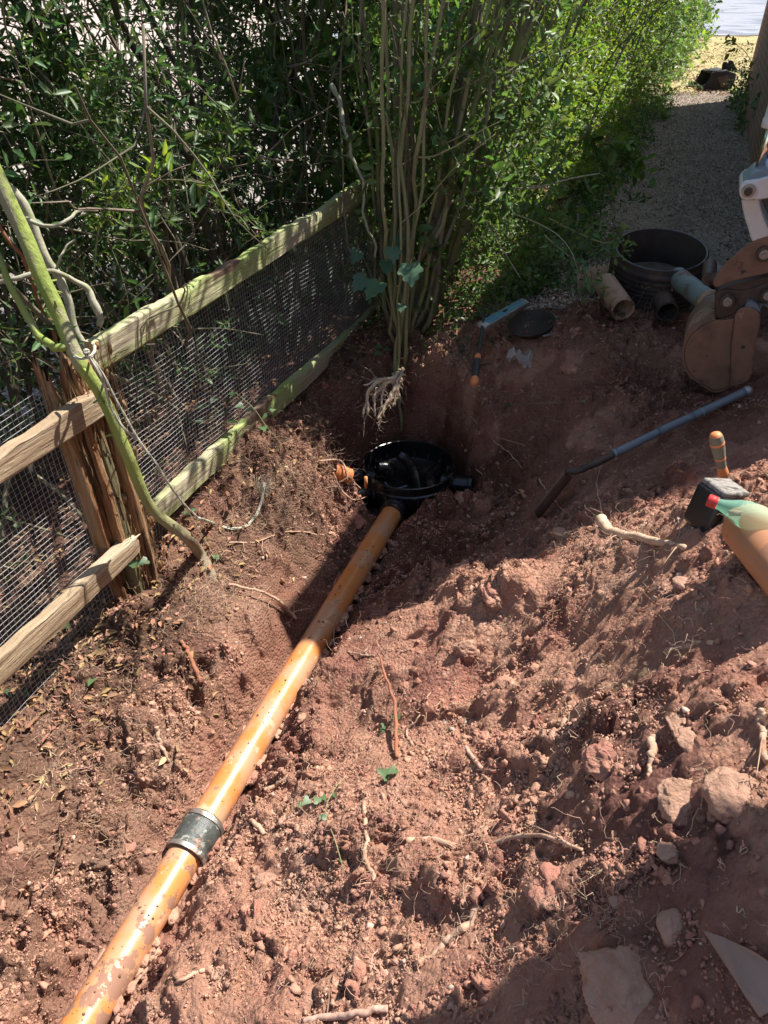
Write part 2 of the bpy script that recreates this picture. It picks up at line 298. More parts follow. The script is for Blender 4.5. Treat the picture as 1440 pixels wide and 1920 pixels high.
# ---------------------------------------------------------------- terrain
_q0 = Z(156, 1920, -.664); _q1 = Z(728, 975, -.70); _qd = (_q1 - _q0) / (_q1[1] - _q0[1]); PA = _q0 + _qd * (.25 - _q0[1]); PB = _q0 + _qd * (3.13 - _q0[1])           # drain run centre line
CH = np.array([.135, 3.37]); CHR = .252                                        # chamber
cpx = []   # control points
def cpt(px, py, z): p = Z(px, py, z); cpx.append((p[0], p[1], z))
for q in [(260,1100,-.33),(150,1450,-.50),(50,1800,-.62),(40,1300,-.40),(430,1130,-.37),(330,1050,-.33),(540,900,-.32),(470,960,-.34),(580,850,-.33),(350,1350,-.52),(300,1200,-.42),
          (480,1180,-.41),(540,1150,-.66),(560,1010,-.58),(500,1020,-.44),(400,1300,-.54),(200,1650,-.62),(330,1500,-.63),(620,1000,-.70),
          (900,760,-.28),(1000,640,0),(1060,700,-.03),(1100,600,0),(1060,880,-.25),(1200,800,-.10),(1000,950,-.38),(1340,740,.05),(1430,760,.16),(1180,690,-.02),
          (1130,1000,.06),(1350,920,.30),(1420,1020,.50),(1400,1200,.42),(1400,1500,.40),(1400,1850,.40),(1100,1300,.08),(1100,1600,.13),(1100,1850,.13),
          (850,1200,-.27),(850,1500,-.20),(850,1800,-.12),(700,1250,-.43),(600,1500,-.43),(450,1800,-.42),(700,1800,-.29),(930,1100,-.17),(1000,1060,-.19),(1200,1100,.22),(1300,1085,.37),(1380,1110,.47),(1250,1380,.29),
          (760,1100,-.55),(820,1000,-.62),(900,960,-.60),(1000,870,-.42),(640,1300,-.52),(560,1480,-.50),(960,1250,-.20),(1000,1450,.0),(1000,1350,-.03)]: cpt(*q)
cpx += [(-.94,2.16,-.33),(-.55,3.2,-.22),(-.15,4.2,-.12),(-1.3,1.2,-.42),(-1.6,2.5,-.35),(-1.5,4,-.3),(-2.5,3,-.35),(.3,4.3,-.08),(.0,3.86,-.17),(.35,3.92,-.12),(-.35,3.7,-.20),
        (-.13,3.72,-.22),(1.0,4.6,0),(.3,5.2,-.02),(2.5,4,.0),(2.6,2.6,.15),(1.9,2.2,.30),(2.2,1.2,.4),(1.3,.8,.5),(.7,.2,.38),(.2,.0,.02),(0,-.8,.0),(-.5,-.5,-.3),(-1.2,.2,-.55),(-1.8,1.0,-.45),(-2.5,0,-.4),
        (2.5,0,.35),(1.5,-.8,.3),(-1.5,-1.2,-.3),(-3,5,-.25),(-1.5,6,-.15),(3.2,5.5,.0),(.5,6.5,0),(2.2,6.5,0),(-3.2,1.5,-.4),(1.35,3.5,.0),(1.8,3.2,.06)]
cpx = np.array(cpx)
def _K(r2): return np.where(r2 > 1e-12, .5 * r2 * np.log(np.maximum(r2, 1e-12)), 0)
_n = len(cpx); _d2 = ((cpx[:, None, :2] - cpx[None, :, :2]) ** 2).sum(-1)
_A = np.zeros((_n + 3, _n + 3)); _A[:_n, :_n] = _K(_d2) + np.eye(_n) * .012; _A[:_n, _n] = 1; _A[:_n, _n + 1:] = cpx[:, :2]; _A[_n, :_n] = 1; _A[_n + 1:, :_n] = cpx[:, :2].T
_w = np.linalg.solve(_A, np.concatenate([cpx[:, 2], np.zeros(3)]))
def cline(X, Y): return X - .385 * Y                                           # offset across the path
def Hbase(X, Y):
    sh = X.shape; x = X.ravel(); y = Y.ravel(); r = np.zeros(len(x))
    for i in range(_n): r += _w[i] * _K((x - cpx[i, 0]) ** 2 + (y - cpx[i, 1]) ** 2)
    r += _w[_n] + _w[_n + 1] * x + _w[_n + 2] * y
    r = r.reshape(sh)
    far = np.where(cline(X, Y) < -1.7, -.22, 0.0) + np.maximum(Y - 16, 0) * .012
    dx = np.maximum(np.maximum(-2.6 - X, X - 2.7), 0); dy = np.maximum(np.maximum(-.6 - Y, Y - 5.2), 0)
    b = sstep(0, .8, np.sqrt(dx ** 2 + dy ** 2))
    return np.clip(r, -1.2, .8) * (1 - b) + far * b
def pipedist(X, Y):
    d = PB[:2] - PA[:2]; L = np.linalg.norm(d); d = d / L
    t = np.clip((X - PA[0]) * d[0] + (Y - PA[1]) * d[1], 0, L)
    cx = PA[0] + d[0] * t; cy = PA[1] + d[1] * t
    side = (X - PA[0]) * d[1] - (Y - PA[1]) * d[0]                           # + to the right of the run
    return np.hypot(X - cx, Y - cy), PA[2] + (PB[2] - PA[2]) * t / L, side, t
DENTS = [(Z(px, py, z)[0], Z(px, py, z)[1], r_, d_) for px, py, z, r_, d_ in [(370, 1322, -.55, .028, .11), (1000, 1320, -.05, .10, .05), (905, 1235, -.2, .06, .06), (1010, 1440, .0, .07, .05), (800, 1215, -.35, .05, .05), (450, 1190, -.47, .07, .08), (930, 1590, .02, .04, .05), (1100, 1170, .06, .06, .04), (380, 1250, -.48, .03, .07), (560, 1170, -.64, .05, .03)]]
def H(X, Y):
    h = Hbase(X, Y)
    dist, pz, side, t = pipedist(X, Y)
    wv = .02 * fbm(X * 7, Y * 7, seed=5)
    # bed of the trench: flat floor beside the pipe, steeper right-hand wall
    wl = sstep(.06, .20, dist + wv); bed = pz - .035
    bed2 = np.where(side > 0, pz - .045, pz + .0)
    h = np.where(h > bed2, bed2 + (h - bed2) * wl, h)
    h = np.where((dist < .075), np.minimum(h, pz - .01), h)
    # chamber pit
    r = np.hypot(X - CH[0], Y - CH[1]); rx = r + .05 * fbm(X * 4, Y * 4, seed=9)
    pit = -.80 + 0 * r
    k = sstep(.30, .44, rx + .06 * sstep(3.3, 3.0, Y))
    h = np.where(h > pit, pit + (h - pit) * k, h)
    # undercut hollow to the right of the chamber
    g = np.exp(-(((X - .62) / .20) ** 2 + ((Y - 3.30) / .16) ** 2)); h = h - .16 * g
    for (a_, b_, r_, dp_) in DENTS: h = h - dp_ * np.exp(-((X - a_) ** 2 + (Y - b_) ** 2) / r_ ** 2)
    return h
soilmask = lambda X, Y: sstep(-2.2, -1.55, cline(X, Y) + .1 * fbm(X * 2, Y * 2, seed=3)) * (1 - sstep(3.8, 4.25, Y + .25 * vnoise(X * 2.5, Y * 2.5, seed=8)))
def micro(X, Y):
    """crumbly relief, stronger where the soil is loose"""
    wx = X + .03 * fbm(X * 9, Y * 9, seed=21); wy = Y + .03 * fbm(X * 9, Y * 9, seed=22)
    loose = sstep(-.35, .45, fbm(X * 2.3, Y * 2.3, oct=3, seed=31)) * .8 + .2
    n = .042 * fbm(wx * 3.2, wy * 3.2, oct=2, seed=41)
    n = n + loose * (.020 * (1 - 2 * np.abs(vnoise(wx * 11, wy * 11, seed=42))) + .013 * (1 - 2.2 * np.abs(vnoise(wx * 26, wy * 26, seed=43))) + .008 * (1 - 2.2 * np.abs(vnoise(wx * 55, wy * 55, seed=44))) + .0045 * fbm(X * 120, Y * 120, oct=2, seed=45))
    w2x = X + .010 * fbm(X * 30, Y * 30, oct=2, seed=23); w2y = Y + .010 * fbm(X * 30, Y * 30, oct=2, seed=24)
    n = n + loose * (domes(w2x, w2y, 11, .055, 301, 3.0) + domes(w2x + 3, w2y, 24, .026, 304, 1.6) + domes(w2x, w2y + 5, 48, .014, 307, 1.2))
    n = n + loose * .010 * fbm(w2x * 38, w2y * 38, oct=3, seed=48, gain=.7)
    cl = vnoise(wx * 6.5 + 5, wy * 6.5, seed=47); n = n + .030 * sstep(.30, .62, cl) - .028 * sstep(.42, .72, -cl)
    return n
def worley(x, y, seed):
    ix = np.floor(x).astype(np.int64); iy = np.floor(y).astype(np.int64); z0 = np.zeros_like(ix); best = np.full(x.shape, 9.0); idv = np.zeros(x.shape)
    for dx in (-1, 0, 1):
        for dy in (-1, 0, 1):
            cx = ix + dx; cy = iy + dy; px_ = cx + _hash(cx, cy, z0, seed); py_ = cy + _hash(cx, cy, z0, seed + 1); d = np.hypot(x - px_, y - py_); m_ = d < best; best = np.where(m_, d, best); idv = np.where(m_, _hash(cx, cy, z0, seed + 2), idv)
    return best, idv
def domes(x, y, sc, amp, seed, pw=2.0):
    d, r = worley(x * sc, y * sc, seed); return amp * (r ** pw) * np.sqrt(np.clip(1 - (d / (.30 + .45 * r)) ** 2, 0, 1))
def lin(a, b, st): return np.arange(a, b, st)
gx = np.concatenate([[-300, -120, -50, -25, -15, -10, -8, -6, -5, -4.2], lin(-3.5, -1.5, .05), lin(-1.5, 1.75, .0062), lin(1.75, 3.4, .04), lin(3.4, 9, .25), [10, 12, 15, 20, 40, 100, 300]])
gy = np.concatenate([[-300, -100, -30, -10, -4, -2], lin(-1.2, .3, .03), lin(.3, 2.2, .0052), lin(2.2, 4.35, .0075), lin(4.35, 7, .04), lin(7, 16, .2), lin(16, 40, 1.), [50, 70, 100, 160, 300]])
GX, GY = np.meshgrid(gx, gy)
dist0, pz0, side0, t0_ = pipedist(GX, GY)
fade = np.exp(-(np.maximum(GX - 2.8, 0) + np.maximum(-2.8 - GX, 0) + np.maximum(GY - 5, 0) + np.maximum(-GY, 0)) * 2)
damp = sstep(.04, .12, dist0) * sstep(.22, .33, np.hypot(GX - CH[0], GY - CH[1])) * .85 + .15
GZ = H(GX, GY)
_m = micro(GX, GY) * (.12 + .88 * soilmask(GX, GY)) * fade * damp
GZ = GZ + _m
near = dist0 < .066
GZ = np.where(near & (t0_ < 3.0), np.minimum(GZ, pz0 + .0), GZ)
# extra sideways shuffle of the fine grid so steep banks do not read as a smooth drape
GXd = GX + .012 * fade * soilmask(GX, GY) * fbm(GX * 18, GY * 18, GZ * 18, oct=2, seed=61) * damp
GYd = GY + .014 * fade * soilmask(GX, GY) * fbm(GX * 18, GY * 18, GZ * 18, oct=2, seed=62) * damp
nx, ny = len(gx), len(gy); idx = np.arange(nx * ny).reshape(ny, nx)
gq = np.stack([idx[:-1, :-1], idx[:-1, 1:], idx[1:, 1:], idx[1:, :-1]], -1).reshape(-1, 4)
def hz(x, y):
    """height of the finished ground"""
    x = np.asarray(x, float); y = np.asarray(y, float)
    i = np.clip(np.searchsorted(gx, x) - 1, 0, nx - 2); j = np.clip(np.searchsorted(gy, y) - 1, 0, ny - 2)
    u = (x - gx[i]) / (gx[i + 1] - gx[i]); v = (y - gy[j]) / (gy[j + 1] - gy[j])
    return (GZ[j, i] * (1 - u) + GZ[j, i + 1] * u) * (1 - v) + (GZ[j + 1, i] * (1 - u) + GZ[j + 1, i + 1] * u) * v
def hit(px, py, up=0.0):
    r = ray(px, py); ds = np.linspace(.6, 14, 4000); P = CAM + ds[:, None] * r
    below = P[:, 2] < hz(P[:, 0], P[:, 1]); k = int(np.argmax(below)) if below.any() else len(ds) - 1
    p = P[k].copy(); p[2] += up; return p
def rest(px, py, r):
    q = ray(px, py); ds = np.linspace(.6, 14, 6000); P = CAM + ds[:, None] * q; return P[int(np.argmax(P[:, 2] - r < hz(P[:, 0], P[:, 1])))]
def ground_mat():
    m = mat('ground_soil', [MOIST, RED, DRY, DRY, DUST], 3.0, (.88, 1), 0, 70, 11, spec=.12, patches=[(DUST, 12, .60, .12), (MOIST, 1.1, .54, .10)])
    n = m.node_tree; N = n.nodes; L = n.links; b = N[m['bsdf']]; src = b.inputs['Base Color'].links[0].from_socket
    tc = N.new('ShaderNodeTexCoord'); at = N.new('ShaderNodeAttribute'); at.attribute_name = 'zone'; sp_ = N.new('ShaderNodeSeparateColor'); L.new(at.outputs['Color'], sp_.inputs[0])
    def mixc(fac, colr, src):
        mx = N.new('ShaderNodeMixRGB'); L.new(fac, mx.inputs[0]); L.new(src, mx.inputs[1])
        if isinstance(colr, tuple): mx.inputs[2].default_value = (*colr, 1)
        else: L.new(colr, mx.inputs[2])
        return mx.outputs[0]
    def ramp(sc, c1, c2, lo=.35, hi=.65):
        no = N.new('ShaderNodeTexNoise'); no.inputs['Scale'].default_value = sc; no.inputs['Detail'].default_value = 9; no.inputs['Roughness'].default_value = .7; L.new(tc.outputs['Object'], no.inputs[0])
        cr = N.new('ShaderNodeValToRGB'); e = cr.color_ramp.elements; e[0].position = lo; e[1].position = hi; e[0].color = (*c1, 1); e[1].color = (*c2, 1); L.new(no.outputs[0], cr.inputs[0]); return cr.outputs[0]
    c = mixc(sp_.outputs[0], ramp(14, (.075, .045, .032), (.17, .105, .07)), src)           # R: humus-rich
    c = mixc(sp_.outputs[1], ramp(10, (.145, .06, .042), (.21, .095, .062)), c)              # G: moist red subsoil
    c = mixc(sp_.outputs[2], ramp(16, (.27, .235, .20), (.50, .45, .39), .35, .65), c)          # B: pale yard
    L.new(c, b.inputs['Base Color'])
    vo = N.new('ShaderNodeTexVoronoi'); vo.inputs['Scale'].default_value = 85; L.new(tc.outputs['Object'], vo.inputs[0])
    n1 = N.new('ShaderNodeTexNoise'); n1.inputs['Scale'].default_value = 130; n1.inputs['Detail'].default_value = 8; n1.inputs['Roughness'].default_value = .7; L.new(tc.outputs['Object'], n1.inputs[0])
    ml = N.new('ShaderNodeMath'); ml.operation = 'MULTIPLY_ADD'; L.new(vo.outputs[0], ml.inputs[0]); ml.inputs[1].default_value = -.8; L.new(n1.outputs[0], ml.inputs[2])
    bu = N.new('ShaderNodeBump'); bu.inputs['Strength'].default_value = 1.0; bu.inputs['Distance'].default_value = .014; L.new(ml.outputs[0], bu.inputs['Height']); L.new(bu.outputs[0], b.inputs['Normal'])
    return m
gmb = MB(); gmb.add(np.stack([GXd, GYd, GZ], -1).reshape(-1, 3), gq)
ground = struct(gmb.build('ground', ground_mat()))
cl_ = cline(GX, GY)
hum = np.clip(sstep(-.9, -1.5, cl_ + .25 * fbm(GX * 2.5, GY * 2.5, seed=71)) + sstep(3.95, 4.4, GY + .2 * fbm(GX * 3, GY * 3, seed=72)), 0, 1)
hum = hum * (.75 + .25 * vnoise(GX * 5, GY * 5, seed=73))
moist = np.clip(sstep(-.40, -.58, GZ + .06 * fbm(GX * 5, GY * 5, seed=74)) * sstep(1.2, 2.4, GY) * .8 + .65 * sstep(1.9, 2.6, GY) * sstep(-.1, .15, fbm(GX * 4, GY * 4, seed=75) + .25), 0, 1)
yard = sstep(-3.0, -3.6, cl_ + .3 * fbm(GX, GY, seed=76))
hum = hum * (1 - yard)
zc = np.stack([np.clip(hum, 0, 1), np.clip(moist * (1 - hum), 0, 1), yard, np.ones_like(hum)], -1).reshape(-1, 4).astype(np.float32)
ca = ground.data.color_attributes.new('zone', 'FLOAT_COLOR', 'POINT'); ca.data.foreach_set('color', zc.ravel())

# gravel path, dry grass verge and the road beyond: thin sheets on the ground
rng = np.random.default_rng(7)
def sheet(name, m, c0, c1, y0, y1, st, z=.006, edge=.1):
    ys = np.arange(y0, y1, st); cs = np.linspace(c0, c1, 30); CC, YY = np.meshgrid(cs, ys)
    ed = edge * fbm(YY * 1.5, CC * 0 + c0, oct=3, seed=81)
    XX = CC + .385 * YY + ed * np.where(np.abs(CC - c0) < 1e-6, 1, 0)
    ZZ = H(XX, YY) + z + .012 * fbm(XX * 2, YY * 2, seed=82); k = np.arange(XX.size).reshape(XX.shape)
    mb = MB(); mb.add(np.stack([XX, YY, ZZ], -1).reshape(-1, 3), np.stack([k[:-1, :-1], k[:-1, 1:], k[1:, 1:], k[1:, :-1]], -1).reshape(-1, 4)); return struct(mb.build(name, m))
sheet('gravel_path', M_gravelbase, -1.0, .80, 4.55, 14.2, .15, .014)
M_verge = mat('dry_grass_soil', [(.44, .35, .20), (.38, .31, .16), (.27, .28, .11)], 4, (.9, 1), .6, 40, spec=.1, bdist=.03)
sheet('verge', M_verge, -2.2, 4.0, 14.2, 27, .4, .012)
M_road = mat('pale_road', [(.20, .21, .235), (.28, .285, .30)], 3, (.8, .95), .3, 60, spec=.2, patches=[((.15, .16, .19), .5, .5, .1)])
sheet('road', M_road, -14, 14, 27, 60, 1.5, .012, .3)

# ---------------------------------------------------------------- the brick house shading the path, plus an unseen block added for its shadow
def brickm(name, c1, c2, mor, sc=4.3):
    m = bpy.data.materials.new(name); m.use_nodes = True; n = m.node_tree; N = n.nodes; L = n.links; b = N['Principled BSDF']
    tc = N.new('ShaderNodeTexCoord'); br = N.new('ShaderNodeTexBrick'); br.inputs['Scale'].default_value = sc; br.inputs['Color1'].default_value = (*c1, 1); br.inputs['Color2'].default_value = (*c2, 1); br.inputs['Mortar'].default_value = (*mor, 1)
    br.inputs['Mortar Size'].default_value = .022; br.inputs['Brick Width'].default_value = .97; br.inputs['Row Height'].default_value = .32; L.new(tc.outputs['UV'], br.inputs['Vector'])
    no = N.new('ShaderNodeTexNoise'); no.inputs['Scale'].default_value = 5; no.inputs['Detail'].default_value = 9; L.new(tc.outputs['Object'], no.inputs[0])
    mx = N.new('ShaderNodeMixRGB'); mx.blend_type = 'MULTIPLY'; mx.inputs[0].default_value = .5; L.new(br.outputs[0], mx.inputs[1]); L.new(no.outputs[0], mx.inputs[2]); L.new(mx.outputs[0], b.inputs['Base Color'])
    b.inputs['Roughness'].default_value = .9; bu = N.new('ShaderNodeBump'); bu.inputs['Strength'].default_value = .8; bu.inputs['Distance'].default_value = .01; bu.invert = True; L.new(br.outputs['Fac'], bu.inputs['Height']); L.new(bu.outputs[0], b.inputs['Normal']); return m
M_brick = brickm('red_brown_brick', (.26, .12, .085), (.32, .16, .11), (.36, .30, .25))
M_tile = mat('roof_tiles', [(.16, .09, .07), (.22, .13, .1)], 4, (.8, .95), .4, 20)
UA = nrm([.378, 1, 0]); UB = nrm([1, -.378, 0])        # along the wall, out through it
def house(name, corner, la, lb, h, label, over, signa=1):
    root = empty(name, (corner[0], corner[1], 0)); tag(root, label, 'house')
    c = np.array([corner[0], corner[1], 0.]); A = UA * la * signa; B = UB * lb
    # wall faces with UVs in metres
    V = [c + [0, 0, -.4], c + A + [0, 0, -.4], c + A + B + [0, 0, -.4], c + B + [0, 0, -.4]]; V += [v + [0, 0, h + .4] for v in V]
    mb = MB(); mb.add(V, [(0, 1, 5, 4), (1, 2, 6, 5), (2, 3, 7, 6), (3, 0, 4, 7)]); wo_ = mb.build('wall', M_brick, root, smooth=False)
    uv = wo_.data.uv_layers.new(name='UVMap'); lens = {0: la, 1: lb, 2: la, 3: lb}
    for k, p in enumerate(wo_.data.polygons):
        for j, li in enumerate(p.loop_indices):
            vi = wo_.data.loops[li].vertex_index; hh = (h + .4) if vi >= 4 else 0; far = (vi % 4) != k
            uv.data[li].uv = ((lens[k] if far else 0), hh)
    o = over; a = nrm(A); b = nrm(B)
    e = [c - a * o - b * o, c + A + a * o - b * o, c + A + a * o + B + b * o, c - a * o + B + b * o]
    zt = np.array([0, 0, h]); rise = (lb / 2 + o) * .55
    r0 = (e[0] + e[3]) / 2 + a * (lb / 2 + o); r1 = (e[1] + e[2]) / 2 - a * (lb / 2 + o)
    RV = [x + zt for x in e] + [r0 + zt + [0, 0, rise], r1 + zt + [0, 0, rise]] + [x + zt - [0, 0, .12] for x in e]
    mb = MB(); mb.add(RV, [(0, 1, 5, 4), (1, 2, 5), (2, 3, 4, 5), (3, 0, 4), (6, 7, 1, 0), (7, 8, 2, 1), (8, 9, 3, 2), (9, 6, 0, 3), (9, 8, 7, 6)]); mb.build('roof', M_tile, root, smooth=False)
    mb = MB(); addt(mb, [e[0] + zt + [0, 0, -.05] - b * .05, e[1] + zt + [0, 0, -.05] - b * .05], .05, 8); mb.build('gutter', M_blackpl, root)
    return root
house('brick_house', (.67 + .378 * 3.6, 3.6), 10.3, 5.0, 3.55, 'red brown brick house whose long wall borders the gravel path', .22)
house('added_shade_building', (2.0, 1.52), 6.0, 3.0, 3.45, 'unseen brick block added across the gap from the house to cast shade', .12, -1)  # out of view, added so its shadow falls across the lower right of the heap

# ---------------------------------------------------------------- fence
FA = np.array([-.94, 2.16, 0]); FD = nrm([.362, .932, 0]); FN = np.array([FD[1], -FD[0], 0])       # FN faces the path
def fp(s, z, off=0): return FA + FD * s + FN * off + np.array([0, 0, z])
fence = empty('wooden_fence', fp(0, -.35)); tag(fence, 'mossy post and rail fence with a rotten split post and square wire mesh', 'fence')
M_wood2 = mat('split_brown_rail', [(.26, .17, .11), (.44, .34, .22), (.36, .26, .17), (.52, .44, .31)], 7, (.88, .99), 1, 34, spec=.08, bdist=.02, stretch=(.12, 1, 1.8), patches=[((.27, .33, .10), 2.2, .53, .06)])
def rail_mat():
    m = M_wood; n = m.node_tree; N = n.nodes; L = n.links; b = N[m['bsdf']]; src = b.inputs['Base Color'].links[0].from_socket
    tc = N.new('ShaderNodeTexCoord'); no = N.new('ShaderNodeTexNoise'); no.inputs['Scale'].default_value = 3.2; no.inputs['Detail'].default_value = 8; no.inputs['Roughness'].default_value = .65
    mp = N.new('ShaderNodeMapping'); mp.inputs['Scale'].default_value = (.5, 1.5, 1.8); L.new(tc.outputs['Object'], mp.inputs[0]); L.new(mp.outputs[0], no.inputs[0])
    mr = N.new('ShaderNodeMapRange'); mr.inputs[1].default_value = .41; mr.inputs[2].default_value = .60; L.new(no.outputs[0], mr.inputs[0])
    mx = N.new('ShaderNodeMixRGB'); mx.inputs[2].default_value = (.33, .41, .13, 1); ml = N.new('ShaderNodeMath'); ml.operation = 'MULTIPLY'; ml.inputs[1].default_value = .95; L.new(mr.outputs[0], ml.inputs[0]); L.new(ml.outputs[0], mx.inputs[0]); L.new(src, mx.inputs[1])
    # dark bare patches
    n2 = N.new('ShaderNodeTexNoise'); n2.inputs['Scale'].default_value = 4; n2.inputs['Detail'].default_value = 6; L.new(mp.outputs[0], n2.inputs[0])
    m2 = N.new('ShaderNodeMapRange'); m2.inputs[1].default_value = .60; m2.inputs[2].default_value = .63; L.new(n2.outputs[0], m2.inputs[0])
    mx2 = N.new('ShaderNodeMixRGB'); mx2.inputs[2].default_value = (.22, .15, .105, 1); L.new(m2.outputs[0], mx2.inputs[0]); L.new(mx.outputs[0], mx2.inputs[1]); L.new(mx2.outputs[0], b.inputs['Base Color'])
rail_mat()
def rail(p0, p1, hgt, thk, seed, name='rail', wane=.010, jag=0.0, jag1=0.0, label=None):
    p0 = np.array(p0, float); p1 = np.array(p1, float); L = np.linalg.norm(p1 - p0); d = (p1 - p0) / L; nn = nrm(np.cross(d, [0, 0, 1])); up = np.cross(nn, d)
    n = int(L / .012); k = 22
    # rounded rectangular section
    ang = np.linspace(0, 2 * math.pi, k, endpoint=False)
    sx_ = np.sign(np.cos(ang)) * np.abs(np.cos(ang)) ** .2; sy_ = np.sign(np.sin(ang)) * np.abs(np.sin(ang)) ** .2
    s = np.linspace(0, 1, n)[:, None]
    # waney top edge, slowly changing height, fine grain
    top = wane * fbm(s * L * 3, s * 0, oct=4, seed=seed) + .004 * fbm(s * L * 14, s * 0, oct=3, seed=seed + 3)
    bot = .4 * wane * fbm(s * L * 3, s * 0 + 5, oct=3, seed=seed + 1)
    offn = sx_[None] * thk / 2 + .0025 * fbm(s * L * 4 + 0 * ang[None], sy_[None] * 9 + 0 * s, oct=3, seed=seed + 5)
    offu = np.where(sy_[None] > 0, sy_[None] * (hgt / 2) + top * sy_[None], sy_[None] * hgt / 2 + bot * -sy_[None])
    sag = -.006 * np.sin(s * math.pi) + .004 * fbm(s * 2, s * 0, seed=seed + 8)
    along = s * L + 0 * ang[None]
    e0 = np.exp(-(s * L) / .03); e1 = np.exp(-((1 - s) * L) / .03)
    jr = np.abs(fbm(sx_ * 2 + 3, sy_ * 4, oct=3, seed=seed + 9))
    along = along + e0 * jag * jr[None] - e1 * jag1 * jr[None]
    tp = 1 - .35 * e1 * (jag1 > 0) - .35 * e0 * (jag > 0)
    P = p0 + along[..., None] * d + (offn * tp)[..., None] * nn + (offu * tp + sag)[..., None] * up
    # object space: x along the rail so the grain follows it
    Q = np.stack([along, offn * tp, offu * tp + sag], -1)
    mb = MB(); idx = np.arange(n * k).reshape(n, k); a = idx[:-1]; b = idx[1:]
    mb.add(Q.reshape(-1, 3), [tuple(r) for r in np.stack([a, b, np.roll(b, -1, 1), np.roll(a, -1, 1)], -1).reshape(-1, 4).tolist()] + [tuple(idx[0].tolist()), tuple(idx[-1][::-1].tolist())])
    o = mb.build(name, M_wood2 if (label and 'near rail' in label) or name == 'post' else M_wood, None, smooth=True, sharp=50)
    from mathutils import Matrix
    o.matrix_world = Matrix(((d[0], nn[0], up[0], p0[0]), (d[1], nn[1], up[1], p0[1]), (d[2], nn[2], up[2], p0[2]), (0, 0, 0, 1)))
    o.parent = fence; o.matrix_parent_inverse = fence.matrix_basis.inverted()
    if label: o['label'] = label
    return o
rail(fp(.02, .565), fp(2.75, .63), .098, .034, 101, label='upper rail bright with green algae')
rail(fp(.13, -.125), fp(2.75, -.125), .098, .036, 111, jag=.03, label='lower rail of the far bay, chewed at its end')
rail(fp(-1.9, .50, .045), fp(.02, .455, .045), .088, .045, 121, jag1=.07, wane=.012, label='upper near rail, splintered at the post')
rail(fp(-2.0, -.10, .035), fp(-.0, -.12, .035), .088, .042, 131, jag1=.03, wane=.010, label='lower near rail, green at its middle')
def splinter(mb, c, top, bot, wx, wy, seed, lean=(0, 0), k=26, m=0, taper=.4):
    n = 60; s = np.linspace(0, 1, n)[:, None]; ang = np.linspace(0, 2 * math.pi, k, endpoint=False)[None] + seed
    rr = (np.abs(np.cos(ang)) ** 4 + np.abs(np.sin(ang)) ** 4) ** -.25 * (1 + .10 * vnoise(np.cos(ang) * 5 + 0 * s, np.sin(ang) * 5 + s * 1.2, seed=seed + 12) + .22 * fbm(np.cos(ang) * 1.2 + 0 * s, np.sin(ang) * 1.2 + s * .5, oct=2, seed=seed)) + .13 * fbm(np.cos(ang) * 9 + 0 * s, np.sin(ang) * 9 + s * 2.2, oct=4, seed=seed + 2, gain=.7)
    tp = 1 - (1 - taper) * sstep(.86, 1, s) * np.abs(np.cos(ang * 1.5 + seed))
    z = bot + (top - bot) * s + .06 * sstep(.8, 1, s) * fbm(np.cos(ang) * 2 + 0 * s, np.sin(ang) * 2 + 0 * s, oct=2, seed=seed + 4)
    u = c[0] + lean[0] * s + .006 * fbm(s * 5, s * 0, seed=seed + 6) + wx * rr * tp * np.cos(ang); v = c[1] + lean[1] * s + wy * rr * tp * np.sin(ang)
    P = FA + u[..., None] * FD + v[..., None] * FN + z[..., None] * np.array([0, 0, 1.])
    idx = np.arange(n * k).reshape(n, k); a = idx[:-1]; b = idx[1:]
    mb.add(P.reshape(-1, 3), np.stack([a, np.roll(a, -1, 1), np.roll(b, -1, 1), b], -1).reshape(-1, 4), m); mb.Fc.append(idx[-1:] + mb.n - n * k); mb.M.append(m)
mb = MB()
splinter(mb, (-.112, -.02), .61, -.40, .016, .026, 21, k=34, lean=(-.05, 0)); splinter(mb, (-.070, .0), .59, -.12, .021, .030, 2, k=34, lean=(-.01, 0)); splinter(mb, (-.135, -.01), .58, .16, .012, .02, 23, k=24, lean=(-.03, 0))
splinter(mb, (-.020, -.015), .60, -.50, .036, .036, 3, k=40); splinter(mb, (-.052, .012), .36, -.42, .020, .024, 4, m=1, k=30)
splinter(mb, (.012, .024), .42, -.52, .022, .026, 5, k=34); splinter(mb, (.055, .010), .33, -.52, .024, .024, 6, k=34, lean=(-.015, 0)); splinter(mb, (-.098, -.01), .14, -.25, .006, .009, 8, lean=(-.01, 0))
rg = np.random.default_rng(8)
for q in range(150):
    z0 = rg.uniform(-.4, .5); u = rg.uniform(-.06 - .10 * (z0 > .2), .09); l_ = rg.uniform(.06, .28); v = rg.uniform(.012, .045); a_ = fp(u, z0, v); b_ = fp(u + rg.normal(0, .012), z0 + l_, v + rg.uniform(-.01, .02)); addt(mb, wob(np.linspace(a_, b_, 8), .004, 3, q + 1), np.linspace(1, .3, 8) * rg.uniform(.001, .004), 5, m=0)
for q in range(60):
    c_ = fp(rg.uniform(-.08, .09), rg.uniform(-.35, .62), rg.uniform(.01, .04)); V0, F0 = icos(1); mb.add(c_ + V0 * rg.uniform(.004, .014, 3) * [1, 1, 2.2], F0, 0)
po = mb.build('post', [M_rot, M_dkwood], fence); po['label'] = 'rotten post, split open and crumbling'
mb = MB(); splinter(mb, (2.72, -.05), .66, -.4, .05, .045, 15, m=0, k=16); po = mb.build('post', [M_dkwood], fence); po['label'] = 'sound far post behind the stems'
rail(fp(-2.6, .1, -.03), fp(-2.55, .1, -.03), 1.2, .09, 141, name='post')
